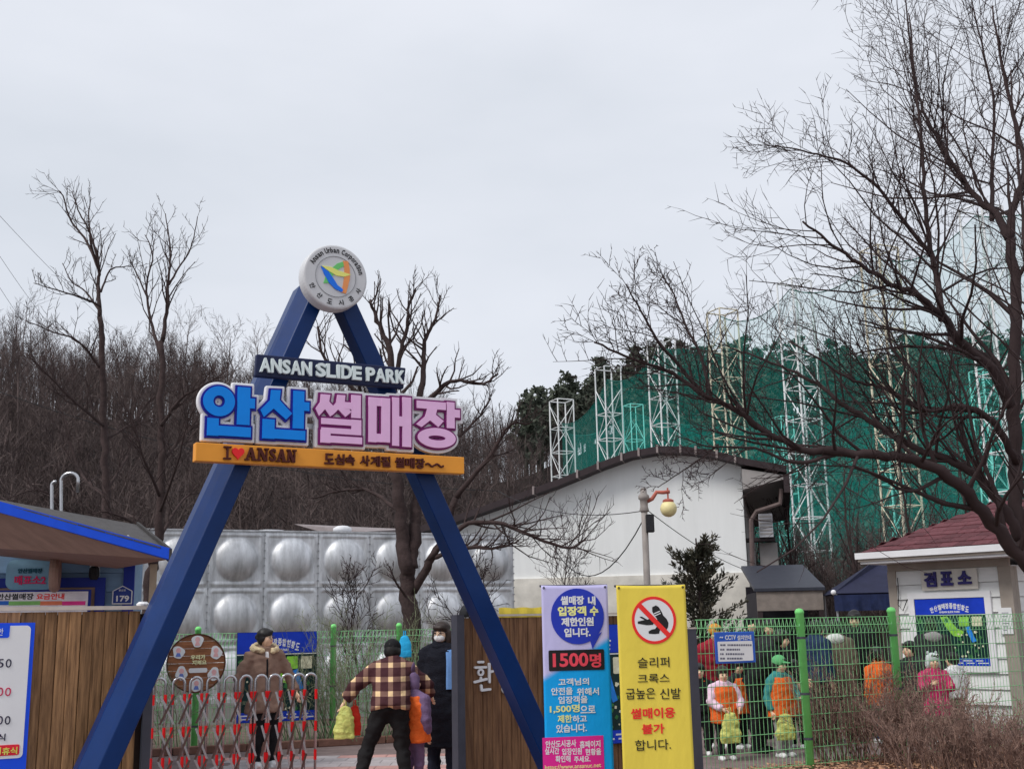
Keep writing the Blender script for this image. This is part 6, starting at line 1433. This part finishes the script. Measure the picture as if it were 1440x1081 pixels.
# the queue behind the right fence
PK = cloth('pale pink jacket', (222, 170, 186)); RD = cloth('red jacket', (122, 26, 40)); TL = cloth('teal jacket', (52, 118, 116)); GY = cloth('grey jacket', (128, 124, 124)); NV2 = cloth('dark blue jacket', (30, 42, 66)); TN = cloth('olive brown coat', (84, 76, 66)); MG = cloth('magenta coat', (172, 40, 92)); CH = cloth('charcoal jacket', (.03, .03, .034)); WT = cloth('white jacket', (206, 204, 206))
G = None
person('child with orange scarf at the dark post end of the fence', foot(986, 14.2), 1.12, -5, BLK, BLK, kid=True, vest=None, hood='down', coat_mat2=ORG, puff=1.05, hair_style='bangs')
person('adult in red jacket and yellow beanie half hidden by the CCTV notice', foot(1006, 15.0), 1.58, 10, RD, BLK, vest=None, hat=('beanie', cloth('mustard knit', (176, 118, 48))), puff=1.1, lean=.25, nod=.2)
t, A = person('child in pink jacket and orange vest holding a yellow-green bag', foot(1019, 13.7), 1.1, 12, PK, BLK, kid=True, vest=ORG, hood='down', hair_style='bangs', hair=HAIRB, turn=-6, nod=.1, puff=1.08, armL=((-.05, -.04, -.13), (.045, -.14, -.2)), armR=((.06, -.03, -.13), (-.0, -.14, -.2)))
bag('plastic_bag', 'yellow-green bag in the hands of the pink-jacketed child', (A[-1][2]+A[1][2])/2+t.location+Vector((.0, -.04, -.03)), .25, .34, YBAG, None, 7)
person('adult in black bending down behind the pink-jacketed child', foot(1066, 14.4), 1.6, 60, BLK, BLK, BLK, lean=.65, armL=((-.02, -.1, -.14), (.0, -.2, -.22)), armR=((.02, -.1, -.13), (.0, -.2, -.2)), puff=1.1, hair_style='bob')
t, A = person('child in teal jacket and green cap with orange vest beside the first fence post', foot(1100, 13.9), 1.2, 30, TL, GY, kid=True, vest=ORG, hat=('cap', cloth('green cap', (84, 150, 98))), turn=10, nod=.15, puff=1.05, armR=((.03, -.06, -.13), (.0, -.15, -.17)))
bag('plastic_bag', 'yellow-green bag hanging from the teal-jacketed child', t.location+Vector((-.02, -.2, .5)), .24, .3, YBAG, None, 9)
person('adult in dark blue jacket right behind the first fence post', foot(1151, 15.2), 1.6, 120, NV2, BLK, BLK, puff=1.15, hair_style='bob', lean=.12)
person('adult in olive brown coat with pale grey hood down', foot(1182, 15.6), 1.62, 165, TN, BLK, BLK, puff=1.12, hood='down', coat_mat2=cloth('pale grey lining', (178, 182, 176)), hem=.38, lean=.3, hair_style='bob')
person('tall adult in black jacket between the olive coat and the orange vest', foot(1212, 16.2), 1.72, -20, BLK, BLK, BLK, puff=1.12, hair=HAIR, nod=.25, hair_style='bangs')
person('dark-haired child in orange vest seen from behind near the second fence post', foot(1240, 15.2), 1.26, 200, ORG, NV2, kid=True, vest=ORG, puff=1.1, turn=-20)
person('dark-haired child in profile left of the magenta coat', foot(1287, 15.4), 1.32, -60, CH, BLK, kid=True, puff=1.08, vest=None, hood='down', coat_mat2=ORG)
person('adult in charcoal jacket with grey hood behind the magenta coat', foot(1322, 16.6), 1.6, 170, CH, BLK, BLK, puff=1.15, hood='down', coat_mat2=GY, hair_style='bob', lean=.2)
person('girl in magenta coat and grey animal hat standing at the fence', foot(1318, 14.9), 1.16, 5, MG, BLK, kid=True, hat=('animal', cloth('grey knit hat', (170, 176, 176))), puff=1.14, hem=.3, armL=((-.05, -.04, -.12), (.03, -.12, -.08)), armR=((.06, -.03, -.13), (.02, -.12, -.1)), hair=HAIRB)
person('child in white jacket right of the magenta coat', foot(1346, 15.6), 1.15, 210, WT, BLK, kid=True, puff=1.12, turn=10)
person('adult in black cap at the back of the queue under the lean-to', foot(1062, 17.5), 1.66, 20, BLK, BLK, BLK, hat=('beanie', BLK), puff=1.1)
person('child in black jacket and orange vest behind the pink-jacketed child', foot(1040, 14.9), 1.14, 40, CH, BLK, kid=True, vest=ORG, puff=1.05, nod=.2, hair_style='bangs')
person('child in navy jacket and orange vest just left of the first fence post', foot(1120, 14.8), 1.12, -35, NV2, BLK, kid=True, vest=ORG, puff=1.05, turn=-20)
person('adult in charcoal jacket standing behind the teal-jacketed child', foot(1090, 16.0), 1.62, -30, CH, BLK, BLK, puff=1.1, nod=.3, hair_style='bob')
